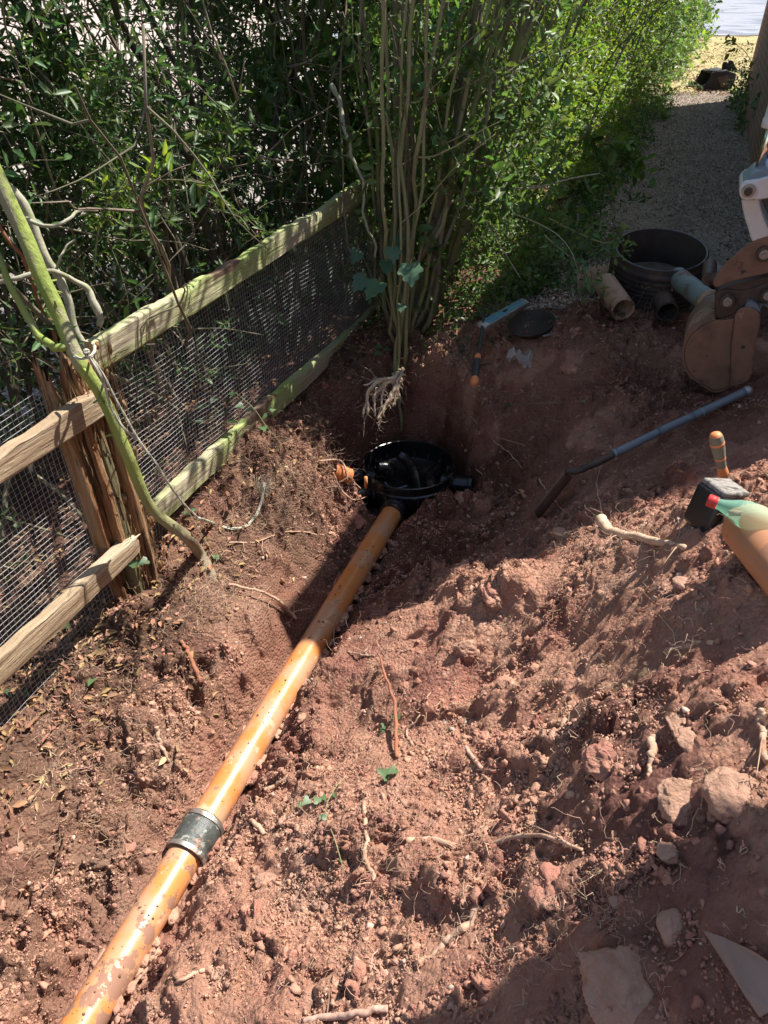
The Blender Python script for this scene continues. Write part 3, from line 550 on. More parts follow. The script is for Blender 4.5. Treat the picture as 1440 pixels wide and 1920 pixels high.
def mesh_panel(s0, s1, z0, z1, off, seed, bulge):
    sp_ = .0195; mb = MB(); R = .0007
    def surf(s, z): 
        u = (s - s0) / (s1 - s0); b = bulge * np.sin(np.clip(u, 0, 1) * math.pi) * np.sin((z - z0) / (z1 - z0) * math.pi) + .014 * fbm(s * 2.5, z * 2.5, oct=2, seed=seed)
        zz = z + .014 * fbm(s * 2.2, z * 1.3, oct=2, seed=seed + 1); ss = s + .012 * fbm(s * 1.3, z * 2.6, oct=2, seed=seed + 2)
        return FA + ss[..., None] * FD + (off + b)[..., None] * FN + zz[..., None] * np.array([0, 0, 1.])
    ss = np.arange(s0, s1, sp_); zz = np.arange(z0, z1, sp_)
    S, ZZ = np.meshgrid(ss, np.linspace(z0, z1, 40), indexing='ij'); P = surf(S, ZZ); V, Fs = tubes(P, np.full(P.shape[:2], R), 3); mb.add(V, Fs[0])
    S, ZZ = np.meshgrid(np.linspace(s0, s1, 110), zz, indexing='xy'); P = surf(S, ZZ); V, Fs = tubes(P, np.full(P.shape[:2], R), 3); mb.add(V, Fs[0])
    return mb.build('wire_mesh', M_wire, fence, smooth=False)
mesh_panel(.02, 2.7, -.36, .60, -.03, 51, .02)
mesh_panel(-2.5, -.08, -.50, .56, -.03, 57, .03)

# ---------------------------------------------------------------- foliage builders
def leafgeo(P, Dr, Nn, L, W, cup=.18):
    Dr = nrm(Dr); S = nrm(np.cross(Dr, Nn)); Nn = np.cross(S, Dr); L = L[:, None]; W = W[:, None]
    v = [P, P + Dr * L * .32 - S * W * .42 + Nn * W * cup, P + Dr * L * .68 - S * W * .36 + Nn * W * cup * .7, P + Dr * L - Nn * L * .10, P + Dr * L * .68 + S * W * .36 + Nn * W * cup * .7, P + Dr * L * .32 + S * W * .42 + Nn * W * cup]
    V = np.stack(v, 1); n = len(P); b = (np.arange(n) * 6)[:, None]
    return V.reshape(-1, 3), np.concatenate([b + np.array([[0, 3, 2, 1]]), b + np.array([[0, 5, 4, 3]])])
def sprays(mbl, mbt, S, Dr, ln, nl, lL, lW, rg, droop=.25, tr=.0016, upb=.6, tm=0, lm=0):
    """leafy twigs from points S in directions Dr"""
    n = len(S); Dr = nrm(Dr); ln = np.broadcast_to(ln, (n,)) * rg.uniform(.6, 1.25, n); tt = np.linspace(0, 1, 5)
    bend = rg.normal(0, .16, (n, 3)); bend[:, 2] -= droop
    def at(t): return S + Dr * (ln * t)[:, None] + bend * (ln * t * t)[:, None]
    if mbt is not None:
        P = np.stack([at(np.full(n, t)) for t in tt], 1); V, Fs = tubes(P, tr * np.linspace(1.1, .5, 5)[None] * np.ones((n, 1)), 3); mbt.add(V, Fs[0], tm)
    ref = nrm(rg.normal(0, 1, (n, 3))); A = nrm(np.cross(Dr, ref)); B = np.cross(Dr, A)
    big = 1 + .55 * (rg.random(n) < .18) - .25 * (rg.random(n) < .25)
    for k in range(nl):
        t = np.clip((k + .6) / nl + rg.uniform(-.06, .06, n), .05, 1); p = at(t); ph = k * 2.4 + rg.uniform(-.5, .5, n)
        side = A * np.cos(ph)[:, None] + B * np.sin(ph)[:, None]; d = nrm(Dr * .55 + side * .9 + np.array([0, 0, .05]) + rg.normal(0, .2, (n, 3)))
        nn = nrm(np.array([0, 0, 1.]) * upb + rg.normal(0, .55, (n, 3)) + np.array([.2, -.1, 0])); sz = rg.uniform(.6, 1.25, n) * big
        V, Fx = leafgeo(p, d, nn, lL * sz, lW * sz * rg.uniform(.8, 1.15, n)); mbl.add(V, Fx, lm)
def stemcurve(p0, dirv, ln, rg, n=14, wig=.05, curl=(0, 0, 0), fr=None):
    t = np.linspace(0, 1, n)[:, None]; d = nrm(dirv); P = np.array(p0) + d * ln * t + np.array(curl) * ln * t * t
    s = rg.integers(1, 9999); q = t[:, 0] * (ln * 1.6 if fr is None else fr)
    return P + wig * np.stack([fbm(q + s * .37, q * 0 + 3 * k, oct=3, seed=int(s) + k) for k in range(3)], -1) * np.minimum(t * 4, 1)

# ---------------------------------------------------------------- drain, coupling, chamber
dr = nrm(PB - PA); LEN = np.linalg.norm(PB - PA)
run = empty('drain_pipe_run', (PA + PB) / 2 - [0, 0, .055]); tag(run, 'long orange plastic drain pipe lying in the trench, mud smeared at its near end', 'drain pipe')
def pat(t): return PA + dr * t
A_cl = nrm(np.cross([0, 0, 1.], dr)); B_cl = nrm(np.cross(dr, A_cl)); B_cl, A_cl = nrm(B_cl * .5 - A_cl * .85), nrm(A_cl * .5 + B_cl * .85)
TJ = float(np.dot(Z(352, 1560, -.60) - PA, dr))                                # coupling position along the run
def pipe_piece(name, a, b, m, parent, r=.055, wall=.0045, n=64, k=60):
    prof = [(r - wall, b - a - .02), (r - wall, b - a), (r - .0015, b - a + .0005), (r, b - a - .002)] ; prof += [(r, (b - a) * q) for q in np.linspace(.995, .005, k)] + [(r, .002), (r - .0015, -.0005), (r - wall, 0), (r - wall, .3 * min(1, b - a))]
    mb = MB(); lathe(mb, prof, pat(a), dr, n); return mb.build(name, m, parent, sharp=40)
o = pipe_piece('pipe_length', 0, TJ - .005, M_pipe, run); o['label'] = 'nearer pipe length, smeared with dried mud'
o = pipe_piece('pipe_length', TJ + .02, LEN + .03, M_pipe, run); o['label'] = 'farther pipe length, clean with small dark specks'
mb = MB(); prof = [(.0555, -.012), (.064, -.012), (.0665, -.008), (.0675, .0), (.0675, .012), (.0645, .016), (.0625, .022), (.0625, .030), (.066, .036), (.0668, .05), (.0668, .088), (.066, .096), (.063, .101), (.0605, .104), (.0605, .108), (.0625, .110), (.0625, .118), (.0605, .121), (.0555, .121)]
lathe(mb, prof, pat(TJ - .03), dr, 72); cpl = mb.build('coupling', M_coupling, run, sharp=50)
M_band = mat('worn_steel_band', [(.30, .28, .25), (.46, .43, .39)], 30, (.3, .55), .2, 80, metal=.75, patches=[((.30, .17, .11), 18, .55, .06)])
for _t in (-.012, .098): mb = MB(); lathe(mb, [(.0665, .0), (.0690, .001), (.0690, .015), (.0665, .016)], pat(TJ - .03 + _t), dr, 72); mb.build('clamp_band', M_band, cpl, sharp=50)
mb = MB(); box(mb, pat(TJ - .034) + B_cl * .0715, (.008, .010, .005), dr, A_cl, B_cl); mb.build('band_screw', M_band, cpl, smooth=False, bevel=.002)
# crumbs of mud stuck on the pipe
rg = np.random.default_rng(12); n = 240; t = rg.uniform(.35, LEN - .2, n); th = rg.normal(1.35, .55, n); A_ = nrm(np.cross([0, 0, 1.], dr)); B_ = np.cross(dr, A_)
c = pat(0) + dr * t[:, None] + .0555 * (-np.cos(th)[:, None] * A_ + np.sin(th)[:, None] * B_)
V0, F0 = icos(1); sz = .0012 + .0035 * rg.random(n) ** 5
V = c[:, None] + V0[None] * sz[:, None, None] * rg.uniform(.6, 1.5, (n, 1, 3)); mb = MB(); mb.add(V.reshape(-1, 3), (F0[None] + (np.arange(n) * len(V0))[:, None, None]).reshape(-1, 3))
o = mb.build('mud_speck', mat('mud_specks', [(.10, .055, .035), (.2, .11, .07)], 20, (.8, .95), 0), run); o['kind'] = 'stuff'

rg = np.random.default_rng(13); mb = MB(); V0, F0 = icos(3)
for q in range(150):
    t_ = rg.uniform(.4, LEN - .25); sd_ = rg.choice([-1, 1]); s_ = rg.uniform(.006, .02); c_ = pat(t_) + sd_ * A_ * (.052 + .4 * s_) + [0, 0, rg.uniform(-.03, .0)]
    d_ = 1 + .6 * fbm(V0[:, 0] * 1.6 + q, V0[:, 1] * 1.6, V0[:, 2] * 1.6, oct=5, seed=q, gain=.6); mb.add(c_ + V0 * d_[:, None] * s_ * [1, 1.3, .7], F0)
stuff(mb.build('trench_crumbs', M_soil), 'soil lumps fallen against both sides of the orange pipe', 'soil clods')
chamber = empty('inspection_chamber', (CH[0], CH[1], -.80)); tag(chamber, 'round black plastic inspection chamber base with side sockets at the trench end', 'manhole chamber')
cz = -.575; co = np.array([CH[0], CH[1], 0])
mb = MB(); R = CHR
prof = [(0, cz - .125), (R - .03, cz - .115), (R - .012, cz - .10), (R - .010, cz - .02), (R - .012, cz + .0), (R - .006, cz + .003), (R, cz), (R, cz - .012), (R - .006, cz - .016), (R - .007, cz - .05), (R + .001, cz - .056), (R + .001, cz - .066), (R - .010, cz - .072), (R - .02, cz - .13), (R - .05, cz - .235), (0.0, cz - .24)]
lathe(mb, prof, co, n=96); mb.build('body', M_shinybl, chamber, sharp=40)
mb = MB()   # vertical stiffening ribs round the outside
for a in np.arange(0, 2 * math.pi, math.pi / 9):
    e = np.array([math.cos(a), math.sin(a), 0]); box(mb, co + e * (R - .012) + [0, 0, cz - .12], (.012, .002, .055), e, (-e[1], e[0], 0))
mb.build('stiffening_rib', M_blackpl, chamber)['kind'] = 'stuff'
def channel(P, r, name='channel'):
    # raised half-round walls of the benching inside the base
    P = spline(P, 24); mb = MB(); addt(mb, P, r, 14, True); return mb.build(name, M_shinybl, chamber)
c3 = lambda x, y, z: co + np.array([x, y, cz + z + .035])
channel([c3(-.05, .12, -.05), c3(-.01, .09, -.07), c3(.03, .01, -.09), c3(.045, -.06, -.12), c3(.05, -.15, -.14)], .030, 'benching_ridge')
channel([c3(-.17, .02, -.075), c3(-.12, .03, -.085), c3(-.10, .02, -.12)], .040, 'benching_ridge')
channel([c3(.17, .10, -.13), c3(.12, .02, -.135), c3(.13, -.10, -.14)], .035, 'benching_ridge')
mb = MB(); addt(mb, spline([c3(-.13, -.06, -.115), c3(-.09, -.12, -.118), c3(-.01, -.10, -.112)], 14), .004, 6); mb.build('channel_lip', M_greypaint, chamber)
def socket(ang, r=.062, ln=.07, z=-.135, name='socket', plug=False):
    e = np.array([math.cos(ang), math.sin(ang), 0]); mb = MB()
    lathe(mb, [(r - .006, ln * .1), (r - .006, ln), (r + .004, ln), (r + .005, ln - .018), (r, ln - .022), (r, -.05)], co + e * (R - .02) + [0, 0, cz + z], e, 48); return mb.build(name, M_shinybl, chamber, sharp=40)
pd = nrm((PA - PB)[:2]); sa = math.atan2(pd[1], pd[0])
mb = MB(); lathe(mb, [(.056, -.02), (.066, -.02), (.069, -.012), (.069, .0), (.064, .004), (.064, .016), (.068, .020), (.068, .034), (.062, .04), (.062, .12)], pat(LEN - .045), dr, 60); mb.build('socket', M_blackpl, chamber, sharp=40)
socket(rad(-12), .052, .115, -.095); socket(rad(203), .058, .10, -.13); socket(rad(168), .058, .09, -.12)
# orange stub on the left
sa2 = rad(176); e = np.array([math.cos(sa2), math.sin(sa2), -.05]); mb = MB()
p = D(652, 892, 3.74); e = nrm(D(666, 900, 3.78) - D(620, 884, 3.70))
lathe(mb, [(.036, .10), (.040, .10), (.040, 0), (.036, 0)], p - e * .09, e, 40); o = mb.build('orange_pipe_stub', M_org, None, sharp=40); tag(o, 'short orange pipe stub poking from the root-filled bank left of the black chamber', 'pipe')
mb = MB(); p = D(686, 905, 3.80); addt(mb, [p + [0, 0, .035], p - [0, 0, .03]], .009, 12); o = mb.build('orange_plug_tab', M_org, chamber)

# ---------------------------------------------------------------- riser ring, pipes and odds on the far edge
def cyl(name, label, cat, p, ax, prof, m, n=64, group=None, parent=None, sharp=40):
    mb = MB(); lathe(mb, prof, p, ax, n); o = mb.build(name, m, parent, sharp=sharp)
    if label: tag(o, label, cat, group)
    return o
rc = D(1240, 468, 4.12); rax = nrm([-.05, -.19, 1.0])
gf = MB(); lathe(gf, [(.0, -.193), (.15, -.196), (.238, -.20)], rc, rax, 40); struct(gf.build('gravel_floor', M_gravelbase))
root = empty('chamber_riser_ring', rc - rax * .24); tag(root, 'short black ribbed riser ring standing open on the gravel', 'riser ring')
R = .250; prof = [(R - .010, -.245), (R - .010, .0), (R - .008, .004), (R + .001, .004), (R + .003, -.002), (R + .003, -.024), (R + .011, -.032), (R + .014, -.040), (R + .014, -.048), (R + .003, -.056)]
for _z in (-.072, -.100, -.128, -.156, -.184, -.212): prof += [(R + .002, _z + .006), (R + .013, _z), (R + .015, _z - .006), (R + .013, _z - .012), (R + .002, _z - .017)]
prof += [(R + .004, -.245), (R - .010, -.245)]
cyl('ring_wall', None, None, rc, rax, prof, M_dustbl, 96, parent=root)
mb = MB(); lathe(mb, [(R - .011, .003), (R - .004, .0075), (R + .003, .003)], rc, rax, 96); mb.build('rim', M_blackpl, root)
# dark tray behind, right
mb = MB(); p = D(1345, 520, 4.5); box(mb, p, (.17, .12, .045), UB, UA); o = mb.build('black_tray', M_blackpl, None, smooth=False, bevel=.008); tag(o, 'flat black plastic tray behind the bucket, right of the ribbed ring', 'tray')
# brown corrugated piece, left of the ring
a = hit(1085, 548); b = D(1168, 520, 4.35); mb = MB(); P = np.linspace(a + [0, 0, .05], b + [0, 0, .0], 80); Rr = .085 + .010 * np.sin(np.linspace(0, 1, 80) * 55); addt(mb, P, Rr, 28); o = mb.build('corrugated_pipe', M_clay, None); tag(o, 'mud brown corrugated pipe half hidden between the leaves and the ribbed ring', 'pipe')
# brown pipe lying on the edge
p0 = D(1168, 580, 3.88); p1 = D(1132, 528, 4.12); ax = nrm(p1 - p0)
cyl('brown_pipe', 'short mud brown pipe, its open end facing the trench below the ribbed ring', 'pipe', p0, ax, [(.052, .30), (.062, .30), (.062, .0), (.0615, -.002), (.053, -.002), (.052, .02), (.052, .3)], M_clay)
# half buried black pipe mouth
p0 = D(1252, 585, 3.95); cyl('black_pipe_mouth', 'small dark pipe mouth half buried among roots below the ribbed ring', 'pipe', p0, nrm([.1, .9, .12]), [(.05, .2), (.058, .2), (.058, 0), (.048, 0), (.047, .2)], M_dustbl)
# grey pipe cut at an angle
p0 = D(1270, 520, 4.02); p1 = D(1345, 580, 3.55); ax = nrm(p1 - p0); mb = MB(); n = 48; L_ = np.linalg.norm(p1 - p0)
A_ = nrm(np.cross([0, 0, 1.], ax)); B_ = np.cross(ax, A_); th = np.arange(n) * 2 * math.pi / n; VV = []
for r_, tt in ((.050, 0), (.050, 1), (.055, 1), (.055, 0)):
    cut = (0 if tt else .10) * (1 - np.sin(th)) / 2
    VV.append(p0 + ax * (L_ * tt) + ax[None] * cut[:, None] + r_ * (np.cos(th)[:, None] * A_ + np.sin(th)[:, None] * B_))
idx = np.arange(4 * n).reshape(4, n); Fq = []
for a_, b_ in ((0, 1), (1, 2), (2, 3), (3, 0)): Fq.append(np.stack([idx[a_], np.roll(idx[a_], -1), np.roll(idx[b_], -1), idx[b_]], -1))
mb.add(np.concatenate(VV), np.concatenate(Fq)); o = mb.build('grey_pipe', M_greypipe, None, sharp=40); tag(o, 'grey green pipe with a slanted cut end leaning behind the digger bucket', 'pipe')
lathe_ = MB(); lathe(lathe_, [(.056, 0), (.062, 0), (.062, .05), (.056, .05)], p0 + ax * (L_ - .12), ax, 40); lathe_.build('collar', M_clay, o)
# dark shallow dish half buried
p = hit(995, 622, .015); root = empty('broken_black_dish', p); tag(root, 'broken shallow black dish lying soil filled beside the spirit level', 'dish')
mb = MB(); lathe(mb, [(.0, -.03), (.09, -.028), (.115, .0), (.125, .012), (.128, .02), (.122, .02), (.108, .0), (.085, -.018), (0, -.02)], p + [0, 0, .02], nrm([-.25, -.15, 1]), 48); mb.build('dish_body', M_dustbl, root)
mb = MB(); a0 = np.linspace(-1.4, .9, 24); e = np.stack([np.cos(a0), np.sin(a0), 0 * a0], -1) * .135; addt(mb, p + [.015, 0, .035] + e * [1, 1, 1] + np.stack([0 * a0, 0 * a0, .02 * np.sin(a0)], -1), .007, 8); mb.build('broken_rim', M_greypipe, root)
# crumpled film
rg = np.random.default_rng(31); p = hit(972, 690, .02); g = 16; U_, V_ = np.meshgrid(np.linspace(-1, 1, g), np.linspace(-1, 1, g)); PP = np.stack([p[0] + U_ * .055 + .012 * fbm(U_ * 2, V_ * 2, seed=3), p[1] + V_ * .045, p[2] + .055 * fbm(U_ * 1.7, V_ * 1.7, oct=3, seed=5) + .01 - V_ * 0 + .02], -1)
k = np.arange(g * g).reshape(g, g); mb = MB(); mb.add(PP.reshape(-1, 3), np.stack([k[:-1, :-1], k[:-1, 1:], k[1:, 1:], k[1:, :-1]], -1).reshape(-1, 4)); o = mb.build('plastic_bag', M_film, None, smooth=False); tag(o, 'crumpled clear plastic bag on the soil below the black dish', 'bag')

# spirit level resting on the far bank
a = D(903, 612, 3.62); b = D(984, 566, 3.98); ax = nrm(b - a); upv = nrm(np.cross(np.cross(ax, [0, 0, 1.]), ax)); upv = nrm(upv + np.array([-.1, -.5, 0])); upv = nrm(upv - ax * np.dot(upv, ax)); sd = np.cross(ax, upv); Lh = np.linalg.norm(b - a) / 2
root = empty('spirit_level', (a + b) / 2 - upv * .02); tag(root, 'short blue topped spirit level lying on the far bank above the orange grip', 'spirit level')
mb = MB(); box(mb, (a + b) / 2, (Lh, .026, .012), ax, sd, upv); mb.build('frame', M_alu, root, smooth=False, bevel=.004)
mb = MB(); box(mb, (a + b) / 2 + upv * .0125 + ax * .01, (Lh * .86, .019, .002), ax, sd, upv); mb.build('blue_face', M_level, root, smooth=False, bevel=.001)
mb = MB(); addt(mb, [(a + b) / 2 - ax * .02 + upv * .0165, (a + b) / 2 + ax * .02 + upv * .0165], .006, 10); mb.build('vial', M_gripblk, root)
# saw with black shaft and orange grip
h0 = D(889, 722, 3.42); h1 = D(896, 668, 3.50); h2 = D(905, 605, 3.64); ax = nrm(h1 - h0)
root = empty('pruning_saw', h0); tag(root, 'hand tool with a black shaft and orange tipped rubber grip hanging on the bank', 'hand tool')
mb = MB(); L_ = np.linalg.norm(h1 - h0); lathe(mb, [(0, .0), (.010, .001), (.0175, .008), (.0205, .020), (.0195, .034), (.0165, .044)], h0, ax, 28); mb.build('grip_end', M_org, root)
mb = MB(); lathe(mb, [(.0165, .042), (.0172, .06), (.0168, .10), (.0160, L_ - .02)], h0, ax, 28); mb.build('grip', M_gripblk, root)
mb = MB(); lathe(mb, [(.0160, L_ - .02), (.0168, L_ - .012), (.0150, L_ + .004), (.011, L_ + .012), (0, L_ + .013)], h0, ax, 28); mb.build('collar', M_org, root)
mb = MB(); lathe(mb, [(0, -.0015), (.003, -.0012)], h0, ax, 10); mb.build('hang_hole', M_gripblk, root)
mb = MB(); addt(mb, spline([h1, (h1 + h2) / 2 + [0.003, 0, 0], h2, h2 + (h2 - h1) * .25], 12), .0085, 10); mb.build('shaft', M_gripblk, root)

# long handled spade lying on the slope
a = D(1405, 731, 3.02); b = D(1240, 808, 2.98); c = D(1152, 850, 2.97); d = D(1100, 876, 2.96); e = D(1064, 880, 2.97)
root = empty('spade', (a + e) / 2 - [0, 0, .05]); tag(root, 'long handled spade with blue grey shaft lying across the shaded slope', 'spade')
mb = MB(); addt(mb, np.linspace(D(1235, 810, 2.98), c, 12), .0165, 18); mb.build('shaft', M_shaft, root)
mb = MB(); addt(mb, np.linspace(D(1398, 734, 3.02), D(1300, 780, 3.0), 10), np.full(10, .0175), 18); P = np.linspace(D(1300, 780, 3.0), D(1235, 810, 2.98), 8); addt(mb, P, np.linspace(.0165, .0178, 8), 18); mb.build('grip_sleeve', M_shaft, root)['label'] = 'thicker worn grip sleeve of the shaft'
mb = MB(); V0, F0 = icos(3); mb.add(D(1401, 733, 3.02) + V0 * .021, F0); mb.build('end_cap', M_alu, root)
mb = MB(); 
for q in (D(1316, 773, 3.0), D(1152, 850, 2.97)): mb = MB(); lathe(mb, [(.0165, -.006), (.0195, -.004), (.0195, .004), (.0165, .006)], q, nrm(a - c), 24); mb.build('ring', M_greypaint, root)
mb = MB(); P = spline([c, D(1125, 865, 2.965), d, D(1080, 884, 2.97), D(1060, 882, 2.99)], 20); addt(mb, P, np.linspace(.0160, .0125, 20), 16); mb.build('socket_neck', M_darksteel, root)
t0 = D(1057, 884, 2.98); t1 = D(1000, 956, 2.99); wv = D(1075, 892, 3.14) - t0; wv = nrm(wv) * .15
mb = MB(); g = 12; U_, V_ = np.meshgrid(np.linspace(0, 1, g), np.linspace(0, 1, g)); nrmv = nrm(np.cross(t1 - t0, wv)); PP = t0 + (t1 - t0) * V_[..., None] + wv * U_[..., None] + nrmv * (.018 * np.sin(U_ * math.pi))[..., None] + (t1 - t0) * (.12 * np.sin(U_ * math.pi) * V_)[..., None]
k = np.arange(g * g).reshape(g, g); Fq = np.stack([k[:-1, :-1], k[:-1, 1:], k[1:, 1:], k[1:, :-1]], -1).reshape(-1, 4); mb.add(PP.reshape(-1, 3), Fq); o = mb.build('blade', M_blade, root); so_ = o.modifiers.new('thick', 'SOLIDIFY'); so_.thickness = .005

# trowel stuck upright, tub, bottle, orange pipe pieces on the heap
h0 = D(1356, 889, 2.0); h1 = D(1341, 812, 1.93); ax = nrm(h1 - h0); L_ = np.linalg.norm(h1 - h0); q = L_ / .125
root = empty('pointing_trowel', h0 - ax * .03); tag(root, 'trowel stuck upright in the heap, grey handle banded with orange', 'trowel')
hp = lambda pr: [(r * q, h * q) for r, h in pr]
mb = MB(); lathe(mb, hp([(0, 0), (.013, .0), (.0135, .004), (.0122, .014), (.0112, .024)]), h0, ax, 28); mb.build('ferrule', M_org, root)
mb = MB(); lathe(mb, hp([(.0112, .023), (.0116, .036), (.0128, .048)]), h0, ax, 28); lathe(mb, hp([(.0132, .0515), (.0158, .075), (.0168, .092)]), h0, ax, 28); lathe(mb, hp([(.0168, .0965), (.0165, .110), (.0148, .118)]), h0, ax, 28); mb.build('handle', M_gripgrey, root)
mb = MB(); lathe(mb, hp([(.0128, .0475), (.0134, .048), (.0136, .052), (.0132, .0525)]), h0, ax, 28); mb.build('orange_band', M_org, root); mb = MB(); lathe(mb, hp([(.0168, .0915), (.0173, .092), (.0173, .097), (.0168, .0975)]), h0, ax, 28); mb.build('orange_band', M_org, root); mb = MB(); lathe(mb, hp([(.0148, .1175), (.0118, .1225), (.006, .1255), (0, .1265)]), h0, ax, 28); mb.build('orange_tip', M_org, root)
mb = MB(); addt(mb, [h0 + ax * .003, h0 - ax * .03, h0 - ax * .05 + [0, .02, -.02]], .0045, 10); mb.build('tang', M_metalpin, root)
# tub: rounded box
V8 = [D(1322, 893, 1.98), D(1392, 906, 2.02), D(1372, 1000, 1.86), D(1296, 975, 1.80)]
ctr = D(1343, 955, 1.93); axu = nrm([.20, .12, 1.0]); axr = nrm(np.cross([-.30, 1, 0], axu)); axf = np.cross(axr, axu)
root = empty('black_tub', ctr - axu * .06); tag(root, 'dusty black rounded plastic tub tilted on the heap under the trowel', 'tub')
mb = MB(); box(mb, ctr, (.052, .050, .060), axr, axf, axu); o = mb.build('tub_body', M_blackpl, root, smooth=False, bevel=.013)
M_dusttop = mat('dusty_scuffed_lid', [(.04, .04, .04), (.34, .31, .28), (.10, .09, .08)], 26, (.65, .95), .8, 60, spec=.2, stretch=(1, 2.2, 1))
mb = MB(); box(mb, ctr + axu * .064, (.045, .043, .009), axr, axf, axu); o = mb.build('lid', M_dusttop, root, smooth=False, bevel=.006)
mb = MB(); box(mb, ctr + axr * .056 + axu * .015, (.009, .034, .046), axr, axf, axu); o = mb.build('side_flap', M_dusttop, root, smooth=False, bevel=.005)
# bottle
b0 = D(1327, 937, 1.66); b1 = D(1450, 985, 1.60); ax = nrm(b1 - b0)
root = empty('drink_bottle', (b0 + b1) / 2 - [0, 0, .03]); tag(root, 'green plastic drink bottle with a red cap lying against the black tub', 'bottle')
mb = MB(); lathe(mb, [(.0, 0), (.0130, .0), (.0145, .002), (.0145, .015), (.0138, .0155), (.0145, .017), (.0145, .022)], b0, ax, 32); mb.build('cap', M_redcap, root, sharp=50)
mb = MB(); lathe(mb, [(.0105, .016), (.0115, .022), (.0128, .026), (.013, .030), (.018, .045), (.027, .064), (.0315, .082), (.032, .11), (.030, .125), (.0318, .14), (.0318, .2), (.028, .212), (.0, .205)], b0, ax, 40); mb.build('bottle_body', M_glass, root)
mb = MB(); rg = np.random.default_rng(5); V0, F0 = icos(2)
Vn = V0 * (1 + .35 * fbm(V0[:, 0] * 2, V0[:, 1] * 2, V0[:, 2] * 2, seed=4))[:, None]; mb.add(b0 + ax * .062 - [0, 0, .006] + Vn * [.016, .009, .008], F0); mb.build('wet_soil_inside', M_root, root)
# orange pipe lengths on the heap
p0 = rest(1402, 987, .058); p1 = rest(1500, 1100, .058); ax = nrm(p1 - p0)
cyl('orange_pipe_offcut', 'mud splashed orange pipe offcut nearest the camera on the heap', 'pipe', p0 + ax * .0, ax, [(.054, .26), (.054, .01), (.0545, .0), (.059, -.001), (.0603, .003), (.060, .02), (.060, .26), (.054, .26)], M_muddypipe)
p0 = D(1420, 925, 1.95); ax = nrm([.75, .0, -.05])
cyl('brown_pipe_offcut', 'brownish pipe offcut behind the green bottle at the right edge', 'pipe', p0, nrm(D(1500, 950, 1.95) - p0), [(.050, .3), (.050, .0), (.055, .0), (.055, .3)], M_clay)

# ---------------------------------------------------------------- mini digger reaching in from the gap between the house and the added block
BP = D(1360, 650, 3.10); BN = nrm([-.36, -.93, 0])
def onp(px, py, back=0.0):
    r = ray(px, py); p0 = BP - BN * back; return CAM + r * (np.dot(p0 - CAM, BN) / np.dot(r, BN))
def rnd(pts, n): 
    P = np.array(pts, float); Q = np.vstack([P, P[:1]]); return P
def plate(name, px, thick, m, parent, back=0.0, bev=.006, refine=True):
    P = [onp(x, y, back) for x, y in px]; mb = MB(); prism(mb, P, -BN * thick); o = mb.build(name, m, parent, smooth=True, sharp=35, bevel=bev); return o
def pin(name, px, py, rpx, ln, m, parent, back=-.02, prof=None):
    p = onp(px, py, back); d = np.dot(p - CAM, np.array([0, cp, -sp])); r = rpx * d / FPX
    mb = MB(); lathe(mb, prof(r) if prof else [(0, ln), (r, ln), (r, .006), (r * .93, 0), (r * .45, 0), (r * .42, -.006), (r * .36, -.008), (0, -.008)], p, -BN, 36); return mb.build(name, m, parent, sharp=40)
dg = empty('mini_digger', (3.55, 2.05, .1)); tag(dg, 'mini digger with mud caked bucket and scuffed white linkage at the right edge', 'digger')
bk = MB()
shell = [(1342, 601), (1325, 607), (1311, 615), (1296, 629), (1286, 647), (1283, 666), (1286, 687), (1296, 704), (1315, 719), (1337, 733), (1352, 732), (1369, 725), (1371, 690), (1371, 653), (1375, 616), (1378, 596), (1360, 601)]
bucket = plate('bucket', shell, .012, M_brown, dg, 0)
bucket['label'] = 'rounded mud coated digger bucket'
o = plate('side_plate', shell, .012, M_brown, bucket, .30)
# rolled back shell between both side plates
arc = [(1342, 601), (1325, 607), (1311, 615), (1296, 629), (1286, 647), (1283, 666), (1286, 687), (1296, 704), (1315, 719), (1337, 733), (1352, 732), (1369, 725)]
P = spline([onp(x, y) for x, y in arc], 40); k = len(P); mb = MB(); V = np.concatenate([P - BN * .002, P - BN * .31]); i = np.arange(k - 1); mb.add(V, np.stack([i, i + 1, i + 1 + k, i + k], -1)); o = mb.build('back_shell', M_brown, bucket); s_ = o.modifiers.new('t', 'SOLIDIFY'); s_.thickness = .008
cheek = [(1378, 594), (1382, 584), (1390, 578), (1400, 576), (1412, 579), (1421, 584), (1425, 592), (1426, 606), (1422, 624), (1417, 644), (1412, 672), (1411, 700), (1403, 717), (1386, 723), (1369, 727), (1370, 690), (1371, 655), (1375, 618)]
plate('side_cutter', cheek, .014, M_brown, bucket, -.014); plate('side_cutter', cheek, .014, M_brown, bucket, .31)
pin('bolt_hole', 1393, 651, 3.6, .003, M_gripblk, bucket, -.0155, lambda r: [(0, 0), (r, 0), (r, .004)])
plate('blue_tab', [(1396, 577), (1401, 567), (1410, 565), (1420, 570), (1427, 583), (1424, 586), (1412, 578)], .05, M_shaft, bucket, -.006)
ear = [(1342, 601), (1341, 580), (1340, 550), (1346, 544), (1356, 542), (1371, 543), (1394, 545), (1414, 540), (1435, 531), (1447, 530), (1452, 548), (1448, 565), (1430, 570), (1416, 566), (1405, 566), (1396, 574), (1380, 588), (1360, 597)]
plate('pivot_plate', ear, .02, M_darksteel, dg, .03); plate('pivot_plate', ear, .02, M_darksteel, dg, .20)
for a, b, r_ in ((1364, 567, 14), (1440, 556, 13)):
    pin('pivot_bush', a, b, r_, .26, M_darksteel, dg, -.005); pin('pin', a, b, r_ * .62, .28, M_metalpin, dg, -.018)
